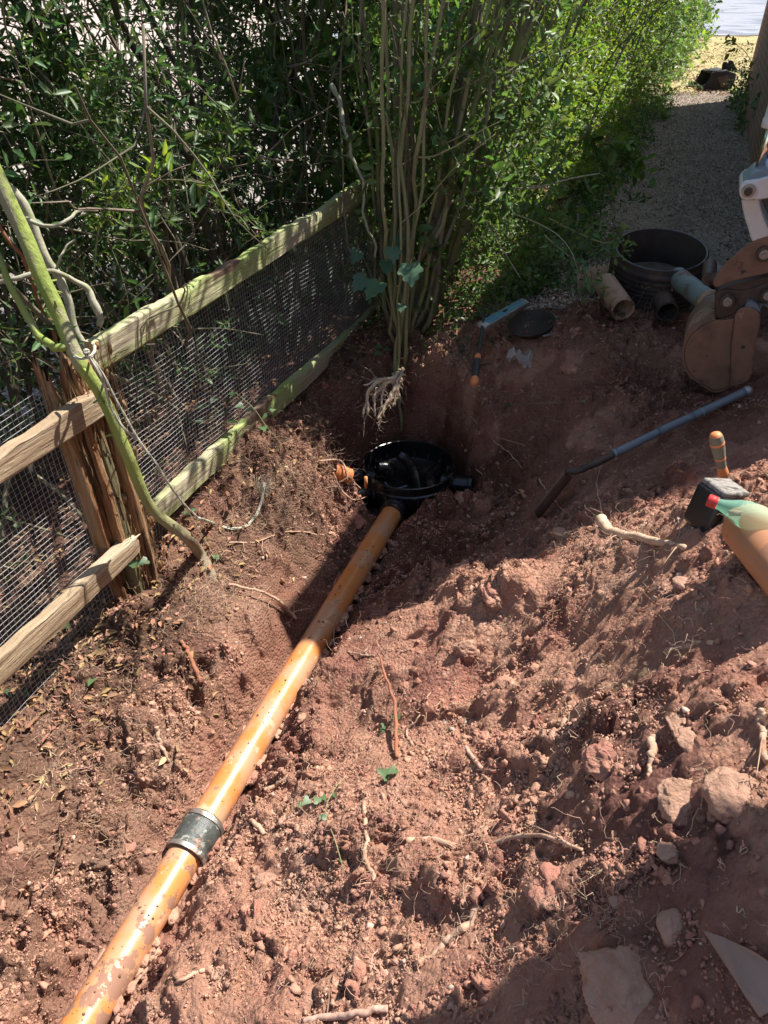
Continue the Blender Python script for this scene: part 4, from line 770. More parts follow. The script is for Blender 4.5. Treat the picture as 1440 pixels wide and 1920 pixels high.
guard = [(1336, 534), (1339, 524), (1345, 514), (1352, 505), (1363, 492), (1375, 481), (1391, 467), (1409, 454), (1422, 448), (1436, 444), (1458, 444), (1460, 480), (1456, 510), (1427, 516), (1399, 522), (1371, 529), (1352, 537), (1343, 540)]
plate('curved_guard', guard, .018, M_brown, dg, .0); plate('curved_guard', guard, .018, M_brown, dg, .22)
plate('link_edge', [(1336, 538), (1346, 544), (1371, 534), (1399, 527), (1427, 521), (1456, 516), (1456, 528), (1435, 533), (1414, 540), (1394, 545), (1371, 543), (1350, 547)], .16, M_darksteel, dg, .04)
pin('link_knob', 1329, 524, 13, .2, M_darksteel, dg, .02)
mb = MB(); addt(mb, [onp(1329, 524, .03), onp(1350, 520, .03)], .022, 12); mb.build('link_rod', M_darksteel, dg)
pin('pivot_bush', 1433, 477, 15, .26, M_darksteel, dg, -.012); pin('pin', 1433, 478, 9, .28, M_metalpin, dg, -.024)
lever = [(1390, 376), (1392, 390), (1395, 404), (1399, 418), (1403, 430), (1407, 444), (1411, 455), (1420, 452), (1432, 447), (1445, 442), (1444, 430), (1436, 415), (1431, 402), (1427, 388), (1425, 372), (1410, 368)]
plate('white_lever', lever, .03, M_white, dg, .005); plate('white_lever', lever, .03, M_white, dg, .15)
plate('lever_web', [(1425, 372), (1429, 390), (1434, 404), (1440, 416), (1447, 430), (1449, 441), (1445, 443), (1438, 420), (1432, 404), (1428, 390)], .16, M_greypaint, dg, .0)
th = np.linspace(math.pi * .5, math.pi * 1.5, 14)
link = [(1404 + 18.5 * math.cos(t), 358 - 18.5 * math.sin(t)) for t in th] + [(1425, 375), (1450, 371), (1462, 366), (1462, 326), (1446, 330), (1424, 336)]
plate('white_link', link, .028, M_white, dg, -.03)
plate('white_link', link, .028, M_white, dg, .19)
plate('grey_cap', [(1392, 343), (1402, 336), (1414, 324), (1428, 319), (1455, 314), (1458, 330), (1440, 334), (1424, 338), (1404, 341)], .2, M_greypaint, dg, -.005)
pin('pivot_bush', 1404, 359, 16, .26, M_white, dg, -.036); pin('washer', 1404, 359, 12.5, .02, M_metalpin, dg, -.044); pin('pin', 1403, 361, 7.5, .03, M_darksteel, dg, -.060)
r0 = onp(1421, 325, .09); r1 = onp(1446, 240, .09); ra = nrm(r1 - r0)
mb = MB(); addt(mb, [r0 - ra * .05, r1 + ra * .1], .0165, 28); mb.build('ram_rod', M_chrome, dg)
mb = MB(); lathe(mb, [(.017, 0), (.034, .0), (.037, .006), (.037, .03), (.034, .034), (.034, .75), (0, .76)], r1 + ra * .0, ra, 36); mb.build('ram_barrel', M_white, dg, sharp=40)
# dipper, boom, body, tracks (to the right, out of the photograph)
pA = onp(1450, 500, .11); pB = np.array([2.25, 2.62, 1.95]); pC = np.array([3.0, 2.28, 1.55]); pE = np.array([3.25, 2.16, .62])
def boxbeam(name, a, b, w_, h0, h1, m):
    a = np.array(a); b = np.array(b); d = nrm(b - a); sd = nrm(np.cross(d, [0, 0, 1.])); up = np.cross(sd, d)
    V = [a + sd * w_ * i + up * h0 * j for i, j in ((-1, -1), (1, -1), (1, 1), (-1, 1))] + [b + sd * w_ * i + up * h1 * j for i, j in ((-1, -1), (1, -1), (1, 1), (-1, 1))]
    mb = MB(); mb.add(V, [(0, 3, 2, 1), (4, 5, 6, 7), (0, 1, 5, 4), (1, 2, 6, 5), (2, 3, 7, 6), (3, 0, 4, 7)]); return mb.build(name, m, dg, smooth=False, bevel=.008)
boxbeam('dipper_arm', pA + [.05, -.02, .0], pB, .045, .05, .085, M_white); boxbeam('boom', pB + [.02, 0, -.05], pC, .055, .07, .09, M_white); boxbeam('boom', pC, pE, .06, .09, .11, M_white)
cb = np.array([3.75, 1.98, 0]); fx, fy = -UB, UA
mb = MB(); box(mb, cb + [0, 0, .78], (.62, .46, .22), fx, fy); box(mb, cb - fx * .35 + [0, 0, 1.12], (.26, .44, .14), fx, fy); mb.build('house_body', M_white, dg, smooth=False, bevel=.04)
mb = MB()
for a, b in ((-.1, -.42), (-.1, .42), (-.5, -.42), (-.5, .42)): addt(mb, [cb + fx * a + fy * b + [0, 0, 1.0], cb + fx * a + fy * b + [0, 0, 2.2]], .022, 10)
mb.build('canopy_frame', M_darksteel, dg)
mb = MB(); box(mb, cb - fx * .3 + [0, 0, 2.22], (.36, .48, .03), fx, fy); mb.build('canopy', M_white, dg, smooth=False, bevel=.02)
mb = MB(); box(mb, cb - fx * .2 + [0, 0, 1.12], (.16, .2, .06), fx, fy); box(mb, cb - fx * .36 + [0, 0, 1.4], (.04, .2, .24), fx, fy); mb.build('seat', M_rubber, dg, smooth=False, bevel=.03)
for s in (-1, 1):
    mb = MB(); tt = np.linspace(0, 2 * math.pi, 40, endpoint=False); pr = [(np.clip(.8 * math.cos(t) * 1.15, -.62, .62) + .16 * math.cos(t), .17 * math.sin(t)) for t in tt]
    prism(mb, [cb + fx * u + fy * (s * .40 - .09) + [0, 0, .53 + v] for u, v in pr], fy * .18); mb.build('track', M_rubber, dg, sharp=40)

# spare bucket far down the path, lying dark against the sunlit grass
sb = Z(1310, 174, .0); root = empty('spare_bucket', sb); tag(root, 'black spare digger bucket lying by the house corner against sunlit dry grass', 'bucket')
def sbp(l, dy=0.0): return [F(1200 + a / 6, b / 6, sb[1] + .15) + np.array([0, dy, 0]) for a, b in l]
body = [(590, 1040), (640, 1000), (720, 960), (760, 920), (790, 865), (808, 825), (830, 812), (860, 815), (975, 790), (1085, 830), (1075, 900), (1045, 960), (1020, 1035), (900, 1050), (760, 1060)]
mb = MB(); prism(mb, sbp(body), [0, .025, 0]); mb.build('side_plate', M_rubber, root, smooth=False, bevel=.006); mb = MB(); prism(mb, sbp(body, .5), [0, .025, 0]); mb.build('side_plate', M_rubber, root, smooth=False, bevel=.006)
P = np.array(sbp(body[7:13], .01)); k = len(P); i = np.arange(k - 1); mb = MB(); mb.add(np.concatenate([P, P + [0, .5, 0]]), np.stack([i, i + 1, i + 1 + k, i + k], -1)); mb.build('shell', M_darksteel, root, smooth=False)
mb = MB(); prism(mb, sbp([(862, 868), (985, 842), (1005, 940), (905, 985)], -.012), [0, .012, 0]); mb.build('wear_plate', M_darksteel, root, smooth=False, bevel=.004)
mb = MB(); prism(mb, sbp([(820, 818), (980, 785), (985, 800), (828, 836)], -.02), [0, .5, 0]); mb.build('cutting_edge', M_rubber, root, smooth=False)
for ear in ([(955, 800), (958, 740), (968, 712), (985, 700), (1005, 702), (1022, 722), (1040, 770), (1050, 810)], [(1040, 770), (1026, 712), (1035, 690), (1055, 683), (1078, 697), (1098, 750), (1130, 795), (1128, 812), (1095, 828), (1060, 815)]):
    mb = MB(); prism(mb, sbp(ear, .1), [0, .05, 0]); mb.build('ear', M_rubber, root, smooth=False, bevel=.006)

# ---------------------------------------------------------------- sapling tied to the fence
def pts(l): return np.array([D(*q) for q in l])
sap = empty('leaning_sapling', pts([(388, 1068, 2.80)])[0]); tag(sap, 'green barked sapling leaning in front of the rotten post, tied with rope', 'sapling')
P = spline(pts([(-45, 250, 1.98), (0, 345, 2.02), (38, 425, 2.06), (82, 530, 2.10), (118, 612, 2.14), (150, 680, 2.17), (192, 745, 2.24), (236, 850, 2.36), (278, 945, 2.50), (312, 978, 2.57), (350, 1008, 2.64)]), 78); P = np.vstack([P[:-1], spline([P[-1], hit(373, 1045, .035), hit(391, 1072, .0), hit(398, 1088, -.05)], 13)])
P = wob(P, .004, 9, 3); mb = MB(); R = np.interp(np.linspace(0, 1, 90), [0, .35, .55, .72, .8, 1], [.0235, .022, .019, .0175, .020, .026]) * (1 + .05 * fbm(np.linspace(0, 14, 90), np.zeros(90), seed=9)); addt(mb, P, R, 18); rg = np.random.default_rng(71)
for q in range(16):
    j = int(rg.integers(4, 74)); dd = nrm(rg.normal(0, 1, 3)); l_ = rg.uniform(.008, .03); addt(mb, np.linspace(P[j] + dd * R[j] * .7, P[j] + dd * (R[j] + l_) + [0, 0, .3 * l_], 5), np.linspace(.0055, .0022, 5), 7)
mb.build('stem', M_sap, sap)
mb = MB(); addt(mb, wob(spline(pts([(-10, 470, 2.10), (12, 520, 2.10), (50, 590, 2.12), (72, 630, 2.13), (98, 652, 2.14), (122, 650, 2.15)]), 30), .004, 6, 5), np.linspace(.009, .013, 30), 10); mb.build('branch', M_sap, sap)
mb = MB(); addt(mb, wob(spline(pts([(-10, 533, 2.16), (30, 522, 2.16), (70, 512, 2.18), (105, 510, 2.2), (140, 528, 2.25), (166, 545, 2.28), (182, 580, 2.3), (186, 612, 2.32)]), 40), .004, 8, 6), np.interp(np.linspace(0, 1, 40), [0, .6, .85, 1], [.007, .008, .013, .009]), 10); mb.build('branch', M_greybranch, sap)
mb = MB(); addt(mb, wob(spline(pts([(-20, 325, 2.15), (20, 355, 2.2), (58, 410, 2.25), (84, 480, 2.3), (105, 515, 2.34), (122, 560, 2.38), (138, 610, 2.42), (158, 650, 2.46), (166, 690, 2.5), (175, 760, 2.6)]), 60), .005, 9, 7), np.linspace(.016, .012, 60), 12)
addt(mb, wob(spline(pts([(48, 408, 2.23), (82, 424, 2.22), (110, 420, 2.22), (135, 408, 2.24), (150, 396, 2.26), (182, 394, 2.3)]), 30), .003, 6, 8), np.linspace(.0065, .0045, 30), 8)
addt(mb, wob(spline(pts([(100, 520, 2.34), (110, 490, 2.3), (120, 470, 2.3), (140, 450, 2.3)]), 20), .003, 5, 8), np.linspace(.005, .003, 20), 7); o = mb.build('lichen_grey_stem', M_greybranch, None); tag(o, 'grey lichen covered stem rising just behind the leaning green sapling', 'branch')
mb = MB(); addt(mb, wob(spline(pts([(-10, 405, 2.2), (20, 455, 2.25), (45, 490, 2.3), (70, 560, 2.4), (95, 610, 2.5), (105, 650, 2.6)]), 30), .004, 6, 9), np.linspace(.006, .006, 30), 8); o = mb.build('red_stem', M_darkroot, None); tag(o, 'thin reddish brown stem crossing behind the sapling at the left edge', 'stem')
# torn bark on the bend
# rope
rope = empty('tie_rope', D(165, 655, 2.12)); tag(rope, 'frayed grey green rope knotted round the sapling and trailing to the soil', 'rope')
def ropegeo(P, r, name, seed, ntw=3):
    P = spline(P, 160); mb = MB(); T = np.gradient(P, axis=0); T = nrm(T); A_ = nrm(np.cross(T, [0, 0, 1.])); B_ = np.cross(T, A_); s = np.cumsum(np.r_[0, np.linalg.norm(np.diff(P, axis=0), axis=1)])
    for j in range(ntw):
        ph = s / (r * 5.5) + j * 2 * math.pi / ntw; addt(mb, P + r * .52 * (np.cos(ph)[:, None] * A_ + np.sin(ph)[:, None] * B_), r * .55, 6)
    return mb.build(name, M_rope, rope)
ropegeo(pts([(140, 668, 2.14), (152, 672, 2.12), (170, 668, 2.105), (178, 655, 2.15), (176, 645, 2.19)]), .0045, 'loop', 1)
ropegeo(pts([(163, 664, 2.10), (180, 690, 2.12), (196, 720, 2.16), (205, 755, 2.2), (222, 790, 2.24), (242, 812, 2.28), (262, 826, 2.30)]), .0042, 'strand', 2)
ropegeo(pts([(165, 662, 2.11), (192, 700, 2.14), (215, 745, 2.2), (240, 790, 2.26), (262, 828, 2.30), (292, 868, 2.34), (318, 910, 2.40), (345, 945, 2.50), (372, 972, 2.60)]), .0035, 'strand', 3)
def drape(px, up, n=60): 
    return spline([hit(x, y, u) for (x, y), u in zip(px, up)], n)
ropegeo(np.vstack([pts([(372, 972, 2.62)]), [hit(400, 988, .02), hit(430, 997, .018), hit(460, 993, .016), hit(482, 975, .03), hit(494, 950, .05), hit(498, 930, .07)]]), .0065, 'strand', 4)
rg = np.random.default_rng(3); mb = MB(); e0 = hit(496, 940, .06)
for j in range(70):
    d = nrm(rg.normal(0, 1, 3) + [0, 0, .8]); addt(mb, stemcurve(e0 + rg.normal(0, .006, 3), d, rg.uniform(.03, .08), rg, 8, .03), .0005, 3)
mb.build('frayed_end', M_rope, rope)['kind'] = 'stuff'
rg = np.random.default_rng(4); mb = MB(); k0 = D(162, 660, 2.10)
for j in range(5): ph = np.linspace(0, 2 * math.pi, 16); A_ = nrm(rg.normal(0, 1, 3)); B_ = nrm(np.cross(A_, rg.normal(0, 1, 3))); addt(mb, k0 + .007 * (np.cos(ph)[:, None] * A_ + np.sin(ph)[:, None] * B_), .0035, 6)
mb.build('knot', M_rope, rope)

# ---------------------------------------------------------------- multi-stem shrub beyond the pit
rg = np.random.default_rng(77)
ms = empty('multi_stem_shrub', (.02, 4.0, -.14)); tag(ms, 'tall shrub of many upright mossy stems at the back of the pit', 'shrub')
# (base px x, px y, top px x at y~0, fwd base, fwd top, radius, material)
SP = [(752, 650, 782, 4.02, 3.9, .030, 0), (768, 640, 858, 4.10, 4.0, .034, 0), (735, 640, 748, 4.15, 4.1, .028, 0), (790, 630, 905, 4.2, 4.0, .038, 0), (800, 620, 965, 4.22, 4.1, .030, 0), (775, 640, 1000, 4.25, 4.3, .022, 0),
      (745, 655, 840, 3.86, 3.7, .011, 1), (756, 660, 815, 3.80, 3.6, .010, 1), (738, 655, 700, 3.85, 3.6, .010, 1), (742, 650, 716, 3.9, 3.7, .009, 1), (730, 640, 640, 4.1, 4.0, .016, 0), (760, 652, 770, 3.82, 3.65, .009, 1),
      (750, 650, 880, 3.9, 3.9, .014, 0), (770, 645, 925, 3.95, 3.8, .012, 1), (765, 650, 795, 3.98, 3.8, .015, 0), (720, 640, 660, 4.2, 3.8, .008, 0), (785, 640, 945, 4.0, 3.9, .013, 0), (740, 640, 735, 4.3, 4.2, .02, 0),
      (725, 640, 610, 4.4, 4.5, .020, 0), (780, 630, 835, 4.3, 4.3, .020, 0), (772, 640, 870, 4.4, 4.4, .024, 0), (790, 640, 1040, 4.3, 4.5, .013, 0), (755, 655, 765, 3.78, 3.5, .007, 1)] + [(760 + 4 * k, 648, 850 + 34 * k, 3.9 + .04 * k, 3.75 + .08 * k, .007 + .0015 * (k % 3), k % 2) for k in range(8)]
tops = []
for i, (bx, by, tx, f0, f1, r_, mt) in enumerate(SP):
    a = F(bx, by, f0); a[2] = hz(a[0], a[1]) - .03; b = F(tx, 2, f1); dv = b - a; full = a + dv * (1.9 + .5 * rg.random())
    n = 34; t = np.linspace(0, 1, n)[:, None]; bow = rg.normal(0, .05, 3) * [1, 1, 0]
    P = a + (full - a) * t + bow * np.sin(t * math.pi * 1.2) + [0, 0, 0]; P = wob(P,   .024 if r_ > .015 else .034, 7, 200 + i); P[0] = a
    R = (.80 if r_ > .015 else 1) * r_ * np.interp(t[:, 0], [0, .08, .5, 1], [1.25, 1, .8, .4]) * (1 + .07 * fbm(t[:, 0] * 20, t[:, 0] * 0, seed=i)); mb = MB(); addt(mb, P, R, 12)
    # side shoots
    for q in range(int(rg.integers(3, 7))):
        j = int(rg.integers(8, 24)); dd = nrm([rg.normal(.3, .7), rg.normal(-.2, .6), .7]); S = stemcurve(P[j], dd, rg.uniform(.25, .7), rg, 12, .03); addt(mb, S, np.linspace(min(.006, r_ * .5), .0015, 12), 6); tops.append(S[-1])
    mb.build('stem', [M_bark, M_palestem][mt], ms); tops += [P[-1], P[-5], P[-9], P[-12]]
# sawn stump
s0 = D(800, 500, 4.05); s1 = D(806, 436, 4.0); mb = MB(); addt(mb, wob(np.linspace(s0, s1, 8), .004, 3, 5), np.linspace(.040, .032, 8), 16, cap=False); o = mb.build('cut_stub', M_bark, ms)
mb = MB(); lathe(mb, [(0, .002), (.020, .003), (.032, -.002)], s1, nrm(s1 - s0), 20); mb.build('sawn_face', M_rot, o)
tops = np.array(tops); mbl, mbt = MB(), MB()
S = tops[rg.integers(0, len(tops), 400)] + rg.normal(0, .38, (400, 3)) * [1, 1, .6]; S = S[S[:, 2] > 1.75]
sprays(mbl, mbl, S, rg.normal(0, 1, (len(S), 3)) + [0, 0, .2], .26, 8, .055, .026, rg, .3, tm=1)
# a few leaves within the picture, right of the stems
S = np.array([F(x, y, f) for x, y, f in zip(rg.normal(915, 85, 330), rg.uniform(-30, 420, 330), rg.uniform(3.75, 4.6, 330))]); sprays(mbl, mbl, S, rg.normal(0, 1, (330, 3)) + [.3, -.3, -.1], .16, 6, .050, .029, rg, .3, tm=1)
S = np.array([F(x, y, f) for x, y, f in zip(rg.uniform(640, 880, 210), rg.uniform(-30, 330, 210), rg.uniform(3.7, 4.4, 210))]); sprays(mbl, mbl, S, rg.normal(0, 1, (210, 3)) + [.3, -.3, -.1], .14, 5, .045, .026, rg, .3, tm=1)
mbl.build('foliage', [L_mid, M_twig], ms)
# vines hanging in front
def thing_tube(name, label, cat, P, R, m, group=None, sides=9):
    mb = MB(); addt(mb, P, R, sides); o = mb.build(name, m); return tag(o, label, cat, group)
thing_tube('gnarled_vine', 'gnarled pale vine hanging in front of the wire mesh left of the stems', 'vine', wob(spline(pts([(618, 160, 3.5), (640, 190, 3.5), (652, 265, 3.5), (660, 300, 3.52), (680, 340, 3.55), (682, 400, 3.6), (700, 450, 3.7), (706, 480, 3.75)]), 60), .008, 9, 31), np.interp(np.linspace(0, 1, 60), [0, .1, .5, 1], [.013, .011, .007, .005]), M_greybranch)
thing_tube('vine', 'thin straight vine dropping behind the top rail, right of the brown trunk', 'vine', wob(spline(pts([(655, -10, 3.6), (640, 120, 3.6), (636, 240, 3.65), (645, 360, 3.7), (655, 470, 3.8)]), 40), .008, 5, 33), .0045, M_twig)

# ---------------------------------------------------------------- hedge shrubs behind the fence
GRP = 'shrubs in the dark hedge behind the fence'
HS = [  # label, Y centre, colour, stems (px lists), n sprays
 ('nearest dark shrub behind the rotten post at the left edge', .9, 1.9, [[(60, 900, 3.0), (20, 700, 2.75), (-30, 600, 2.6)], [(190, 840, 3.3), (120, 620, 3.0), (40, 420, 2.9), (-60, 200, 2.8)]], 900, L_mid, (.020, .018)),
 ('shrub with a thick diagonal stem behind the near end of the top rail', 1.9, 3.0, [[(430, 700, 3.9), (345, 500, 3.5), (280, 400, 3.3), (210, 320, 3.2), (165, 240, 3.1), (75, 75, 2.95), (-40, -140, 2.8)], [(380, 720, 3.9), (250, 470, 3.5), (165, 330, 3.4), (120, 130, 3.3), (60, -40, 3.2)], [(300, 700, 3.7), (245, 545, 3.3), (215, 470, 3.25), (160, 380, 3.2)]], 1700, L_dark, (.030, .019, .013)),
 ('darker shrub with paired leaning stems above the middle of the top rail', 3.0, 4.0, [[(440, 640, 4.3), (365, 340, 3.9), (335, 260, 3.8), (300, 175, 3.7), (240, 75, 3.6), (170, -90, 3.5)], [(480, 620, 4.4), (445, 450, 4.3), (400, 300, 4.1), (330, 130, 3.9), (240, -40, 3.8)], [(455, 600, 4.4), (440, 440, 4.2), (425, 380, 4.15), (385, 250, 4.0), (360, 60, 3.9), (350, -80, 3.8)]], 1900, L_dark, (.024, .020, .016)),
 ('shrub with a straight brown trunk left of the upright mossy stems', 4.0, 5.1, [[(520, 620, 4.5), (503, 420, 4.1), (515, 300, 4.05), (540, 150, 4.0), (588, -20, 3.9), (640, -200, 3.8)], [(600, 600, 4.9), (585, 400, 4.7), (560, 200, 4.5), (480, -60, 4.3)], [(690, 500, 5.0), (690, 180, 4.6), (640, 60, 4.4), (610, -60, 4.3)]], 2000, L_dark, (.022, .018, .026)),
 ('leafy dark shrub directly behind the upright mossy stems', 5.1, 6.4, [[(690, 560, 5.6), (660, 250, 5.2), (640, -80, 5.0)], [(760, 560, 5.6), (780, 250, 5.4), (800, -80, 5.2)]], 2000, L_dark, (.03, .03)),
]
for i, (lab, y0, y1, stems, nsp, lm, rr) in enumerate(HS):
    rg = np.random.default_rng(300 + i); ym = (y0 + y1) / 2; root = empty('hedge_shrub', (.385 * ym - 2.4, ym, -.25)); tag(root, lab, 'shrub', GRP)
    for q_, (st, r_) in enumerate(zip(stems, rr)):
        P = wob(spline(np.array([Cc(a_, b_, -2.22 - .16 * q_ - .03 * (i % 2)) for a_, b_, _ in st]), 40), .018, 7, 400 + i); mb = MB(); R = .72 * r_ * np.linspace(1.2, .7, 40) * (1 + .08 * fbm(np.linspace(0, 9, 40), np.zeros(40), seed=i)); addt(mb, P, R, 12); mb.build('stem', M_darkbark if i != 3 or r_ != .022 else M_greybranch if False else M_darkbark, root)
    mbt = MB(); nb = 46; n = 14; B_ = []
    for q in range(nb):   # inner branches
        c = rg.uniform(-3.0, -2.05); y = rg.uniform(y0 - .2, y1 + .3); p0 = [c + .385 * y, y, -.28]; dv = [rg.normal(-.35, .35), rg.normal(-.1, .4), 1.0]; P = stemcurve(p0, dv, rg.uniform(1.2, 2.9), rg, n, .09, (rg.normal(0, .1), rg.normal(0, .1), 0)); addt(mbt, P, np.linspace(1, .35, n) * rg.uniform(.004, .014), 7, m=0)
        for w_ in range(6):
            j = int(rg.integers(3, n)); S = stemcurve(P[j], [rg.normal(0, 1), rg.normal(0, 1), rg.normal(.15, .5)], rg.uniform(.25, .7), rg, 8, .06); addt(mbt, S, np.linspace(.004, .0014, 8), 5)
    c = -2.03 - 1.25 * rg.random(nsp * 3) ** .8; y = rg.uniform(y0 - .1, y1 + .1, nsp * 3); z = rg.uniform(-.2, 2.9, nsp * 3)
    dens = sstep(-.45, .35, fbm((c + .385 * y) * 2.2, y * 2.2, z * 2.2, oct=2, seed=500)) * np.interp(z, [-.2, .4, .9, 1.3, 3], [.25, .4, .75, 1, 1])
    thin = 1 - .5 * sstep(2.8, 1.6, y); kp = rg.random(len(c)) < dens * thin; c, y, z = c[kp][:nsp], y[kp][:nsp], z[kp][:nsp]
    S = np.stack([c + .385 * y, y, z], -1); mbl = MB(); sprays(mbl, mbt, S, rg.normal(0, .8, (len(S), 3)) + [.5, -.25, .15], .26, 10, .052, .019, rg, .3, upb=.7)
    mbl.build('foliage', lm, root); mbt.build('twigs', M_twig, root)
# sunlit sprays reaching over the fence
rg = np.random.default_rng(44)
def leafy_branch(name, label, P, r_, m, nsp, ln, nl, lL, lW, lm, dirb=(0, 0, .1), group=None):
    root = empty(name, P[0]); tag(root, label, 'branch', group); mb = MB(); addt(mb, P, np.linspace(r_, r_ * .4, len(P)), 8); mb.build('stem', m, root)
    mbl = MB(); k = rg.integers(2, len(P), nsp); T = nrm(np.gradient(P, axis=0))[k]; sprays(mbl, mbl, P[k], T * .7 + rg.normal(0, .7, (nsp, 3)) + np.array(dirb), ln, nl, lL, lW, rg, .15, tr=.0011, upb=.8, tm=1); mbl.build('foliage', [lm, M_twig], root); return root
leafy_branch('leafy_branch', 'sunlit narrow leaved branch reaching above the near end of the top rail', spline(pts([(175, 520, 2.6), (185, 430, 2.55), (205, 375, 2.5), (235, 350, 2.45), (290, 338, 2.4), (345, 338, 2.38), (385, 345, 2.36)]), 30), .0035, M_palestem, 24, .09, 7, .042, .011, L_bright)
leafy_branch('leafy_branch', 'small leaved drooping branch above the middle of the top rail', spline(pts([(350, 335, 2.6), (385, 345, 2.6), (420, 375, 2.62), (450, 400, 2.66), (480, 425, 2.72), (500, 440, 2.75)]), 24), .002, M_palestem, 16, .05, 5, .022, .012, L_mid)
leafy_branch('leafy_branch', 'arching leafy branch at the upper left corner', spline(pts([(-30, 60, 2.3), (60, 120, 2.35), (130, 200, 2.4), (190, 290, 2.5), (240, 360, 2.6)]), 30), .005, M_twig, 34, .16, 8, .045, .015, L_mid)
leafy_branch('leafy_branch', 'leafy branch hanging across the dark hedge at upper centre', spline(pts([(360, 150, 2.9), (400, 190, 2.9), (440, 230, 3.0), (420, 260, 3.0), (390, 270, 3.0)]), 24), .003, M_twig, 26, .12, 7, .05, .016, L_mid)
leafy_branch('leafy_branch', 'pale twiggy branch at the left edge above the rotten post', spline(pts([(-20, 700, 2.3), (40, 650, 2.3), (90, 560, 2.5), (150, 480, 2.6), (220, 420, 2.7)]), 24), .003, M_twig, 16, .14, 5, .03, .010, L_mid)

# ---------------------------------------------------------------- leafy hedge along the path
GRP = 'bushes of the sunlit hedge along the gravel path'
BL = ['bush nearest the stems, its foot over the trench bank', 'second bush from the stems, overhanging the ribbed ring side of the path', 'third bush along the path, strongly sunlit', 'fourth bush along the path, past the shadow line', 'fifth bush, beside the start of the dry grass', 'sixth bush, half way down the dry grass', 'seventh bush, tall and far down the path', 'last far bush next to the pale road']
ys = [(4.45, 5.5), (5.5, 6.7), (6.7, 8.1), (8.1, 10), (10, 12.6), (12.6, 16), (16, 21), (21, 27)]
LS = [(.036, .021), (.038, .022), (.042, .025), (.048, .03), (.05, .03), (.065, .04), (.08, .05), (.11, .07)]
for i, ((y0, y1), lab) in enumerate(zip(ys, BL)):
    rg = np.random.default_rng(600 + i); ym = (y0 + y1) / 2; root = empty('hedge_bush', (.385 * ym - 1.6, ym, -.1)); tag(root, lab, 'bush', GRP)
    mbt = MB(); lL, lW = LS[i]; n = 10
    for q in range(26):
        y = rg.uniform(y0, y1); c = rg.uniform(-2.1, -1.3); P = stemcurve([c + .385 * y, y, -.2], [rg.normal(.1, .3), rg.normal(-.1, .3), 1], rg.uniform(1.3, 2.6), rg, n, .08); addt(mbt, P, np.linspace(1, .3, n) * rg.uniform(.006, .016), 6)
    nsp = [3000, 2900, 2500, 1700, 1400, 1100, 900, 800][i]
    # front surface of the hedge bulges out over the path, thicker where bush centres are
    y = rg.uniform(y0 - .15, y1 + .15, nsp); z = rg.uniform(-.05, 2.75, nsp) ** 1.0; front = -1.06 + .25 * sstep(9, 14, y) + .38 * fbm(y * 1.3, z * 1.3, oct=3, seed=601) - .20 * sstep(.0, .9, .5 - np.abs(z - .5)) * 0 - .34 * sstep(.4, 2.6, z) * (1 - .5 * sstep(6, 10, y))
    if i == 0: front = front - .30 * sstep(5.3, 4.4, y) - .1
    depth = np.abs(rg.normal(0, .20, nsp)); c = front - depth
    ok = rg.random(nsp) < sstep(-.30, .25, fbm(y * 2.6, z * 2.6, c * 2.6, oct=3, seed=602)); top = rg.random(nsp) < .14; z = np.where(top, 2.4 + rg.random(nsp) * .4, z); c = np.where(top, rg.uniform(-2.2, -1.2, nsp), c)
    c, y, z = c[ok], y[ok], z[ok]; S = np.stack([c + .385 * y, y, z], -1)
    mbl = MB(); sprays(mbl, mbt, S, rg.normal(0, .65, (len(S), 3)) + [.55, -.35, .25], lL * 5.5, 9, lL, lW, rg, .25, tr=.0016 if i < 3 else .004, upb=.75)
    m2 = 700; y = rg.uniform(y0, y1, m2); c = rg.uniform(-2.5, -1.5, m2); z = rg.uniform(0, 2.5, m2); S = np.stack([c + .385 * y, y, z], -1); sprays(mbl, None, S, rg.normal(0, 1, (m2, 3)), lL * 8, 6, lL * 2.2, lW * 2.2, rg, .2)
    mbl.build('foliage', [L_mid, L_bright, L_bright, L_bright, L_bright, L_mid, L_bright, L_mid][i], root); mbt.build('twigs', M_twig, root)
rg = np.random.default_rng(640); n = 1100; y = rg.uniform(3.95, 5.3, n); c = rg.uniform(-1.75, -.80, n); z = rg.random(n) ** 1.3 * (1.0 - .5 * sstep(-1.3, -.95, c)); kp = rg.random(n) < sstep(-.5, .2, fbm(y * 4, z * 4, c * 4, oct=2, seed=641)); S = np.stack([c + .385 * y, y, hz(c + .385 * y, y) + z], -1)[kp]; mbl, mbt = MB(), MB()
sprays(mbl, mbt, S, rg.normal(0, .7, (len(S), 3)) + [.3, -.3, .2], .17, 8, .036, .021, rg, .3); root = empty('low_bush', (.28, 4.3, -.1)); tag(root, 'low dark leafy bush between the mossy stems and the spirit level', 'bush'); mbl.build('foliage', L_mid, root); mbt.build('twigs', M_twig, root)
# twigs and sprays reaching out over the path and trench
leafy_branch('overhanging_branch', 'pale forked bare branch reaching right from the mossy stems', spline(pts([(835, 385, 3.8), (880, 365, 3.75), (920, 354, 3.7), (1000, 352, 3.7), (1070, 335, 3.7), (1125, 325, 3.75)]), 30), .0075, M_greybranch, 8, .2, 2, .03, .02, L_mid, (.4, 0, .1))
leafy_branch('overhanging_branch', 'long straight pale shoot rising right of the mossy stems', spline(pts([(915, 356, 3.7), (960, 285, 3.75), (1010, 215, 3.8), (1050, 160, 3.9)]), 24), .004, M_greybranch, 3, .1, 2, .03, .02, L_mid)
leafy_branch('overhanging_branch', 'thin bare twig drooping from the stems towards the spirit level', spline(pts([(860, 380, 3.75), (900, 400, 3.7), (925, 440, 3.7), (950, 480, 3.7), (975, 520, 3.7)]), 24), .004, M_greybranch, 6, .14, 2, .03, .02, L_mid)
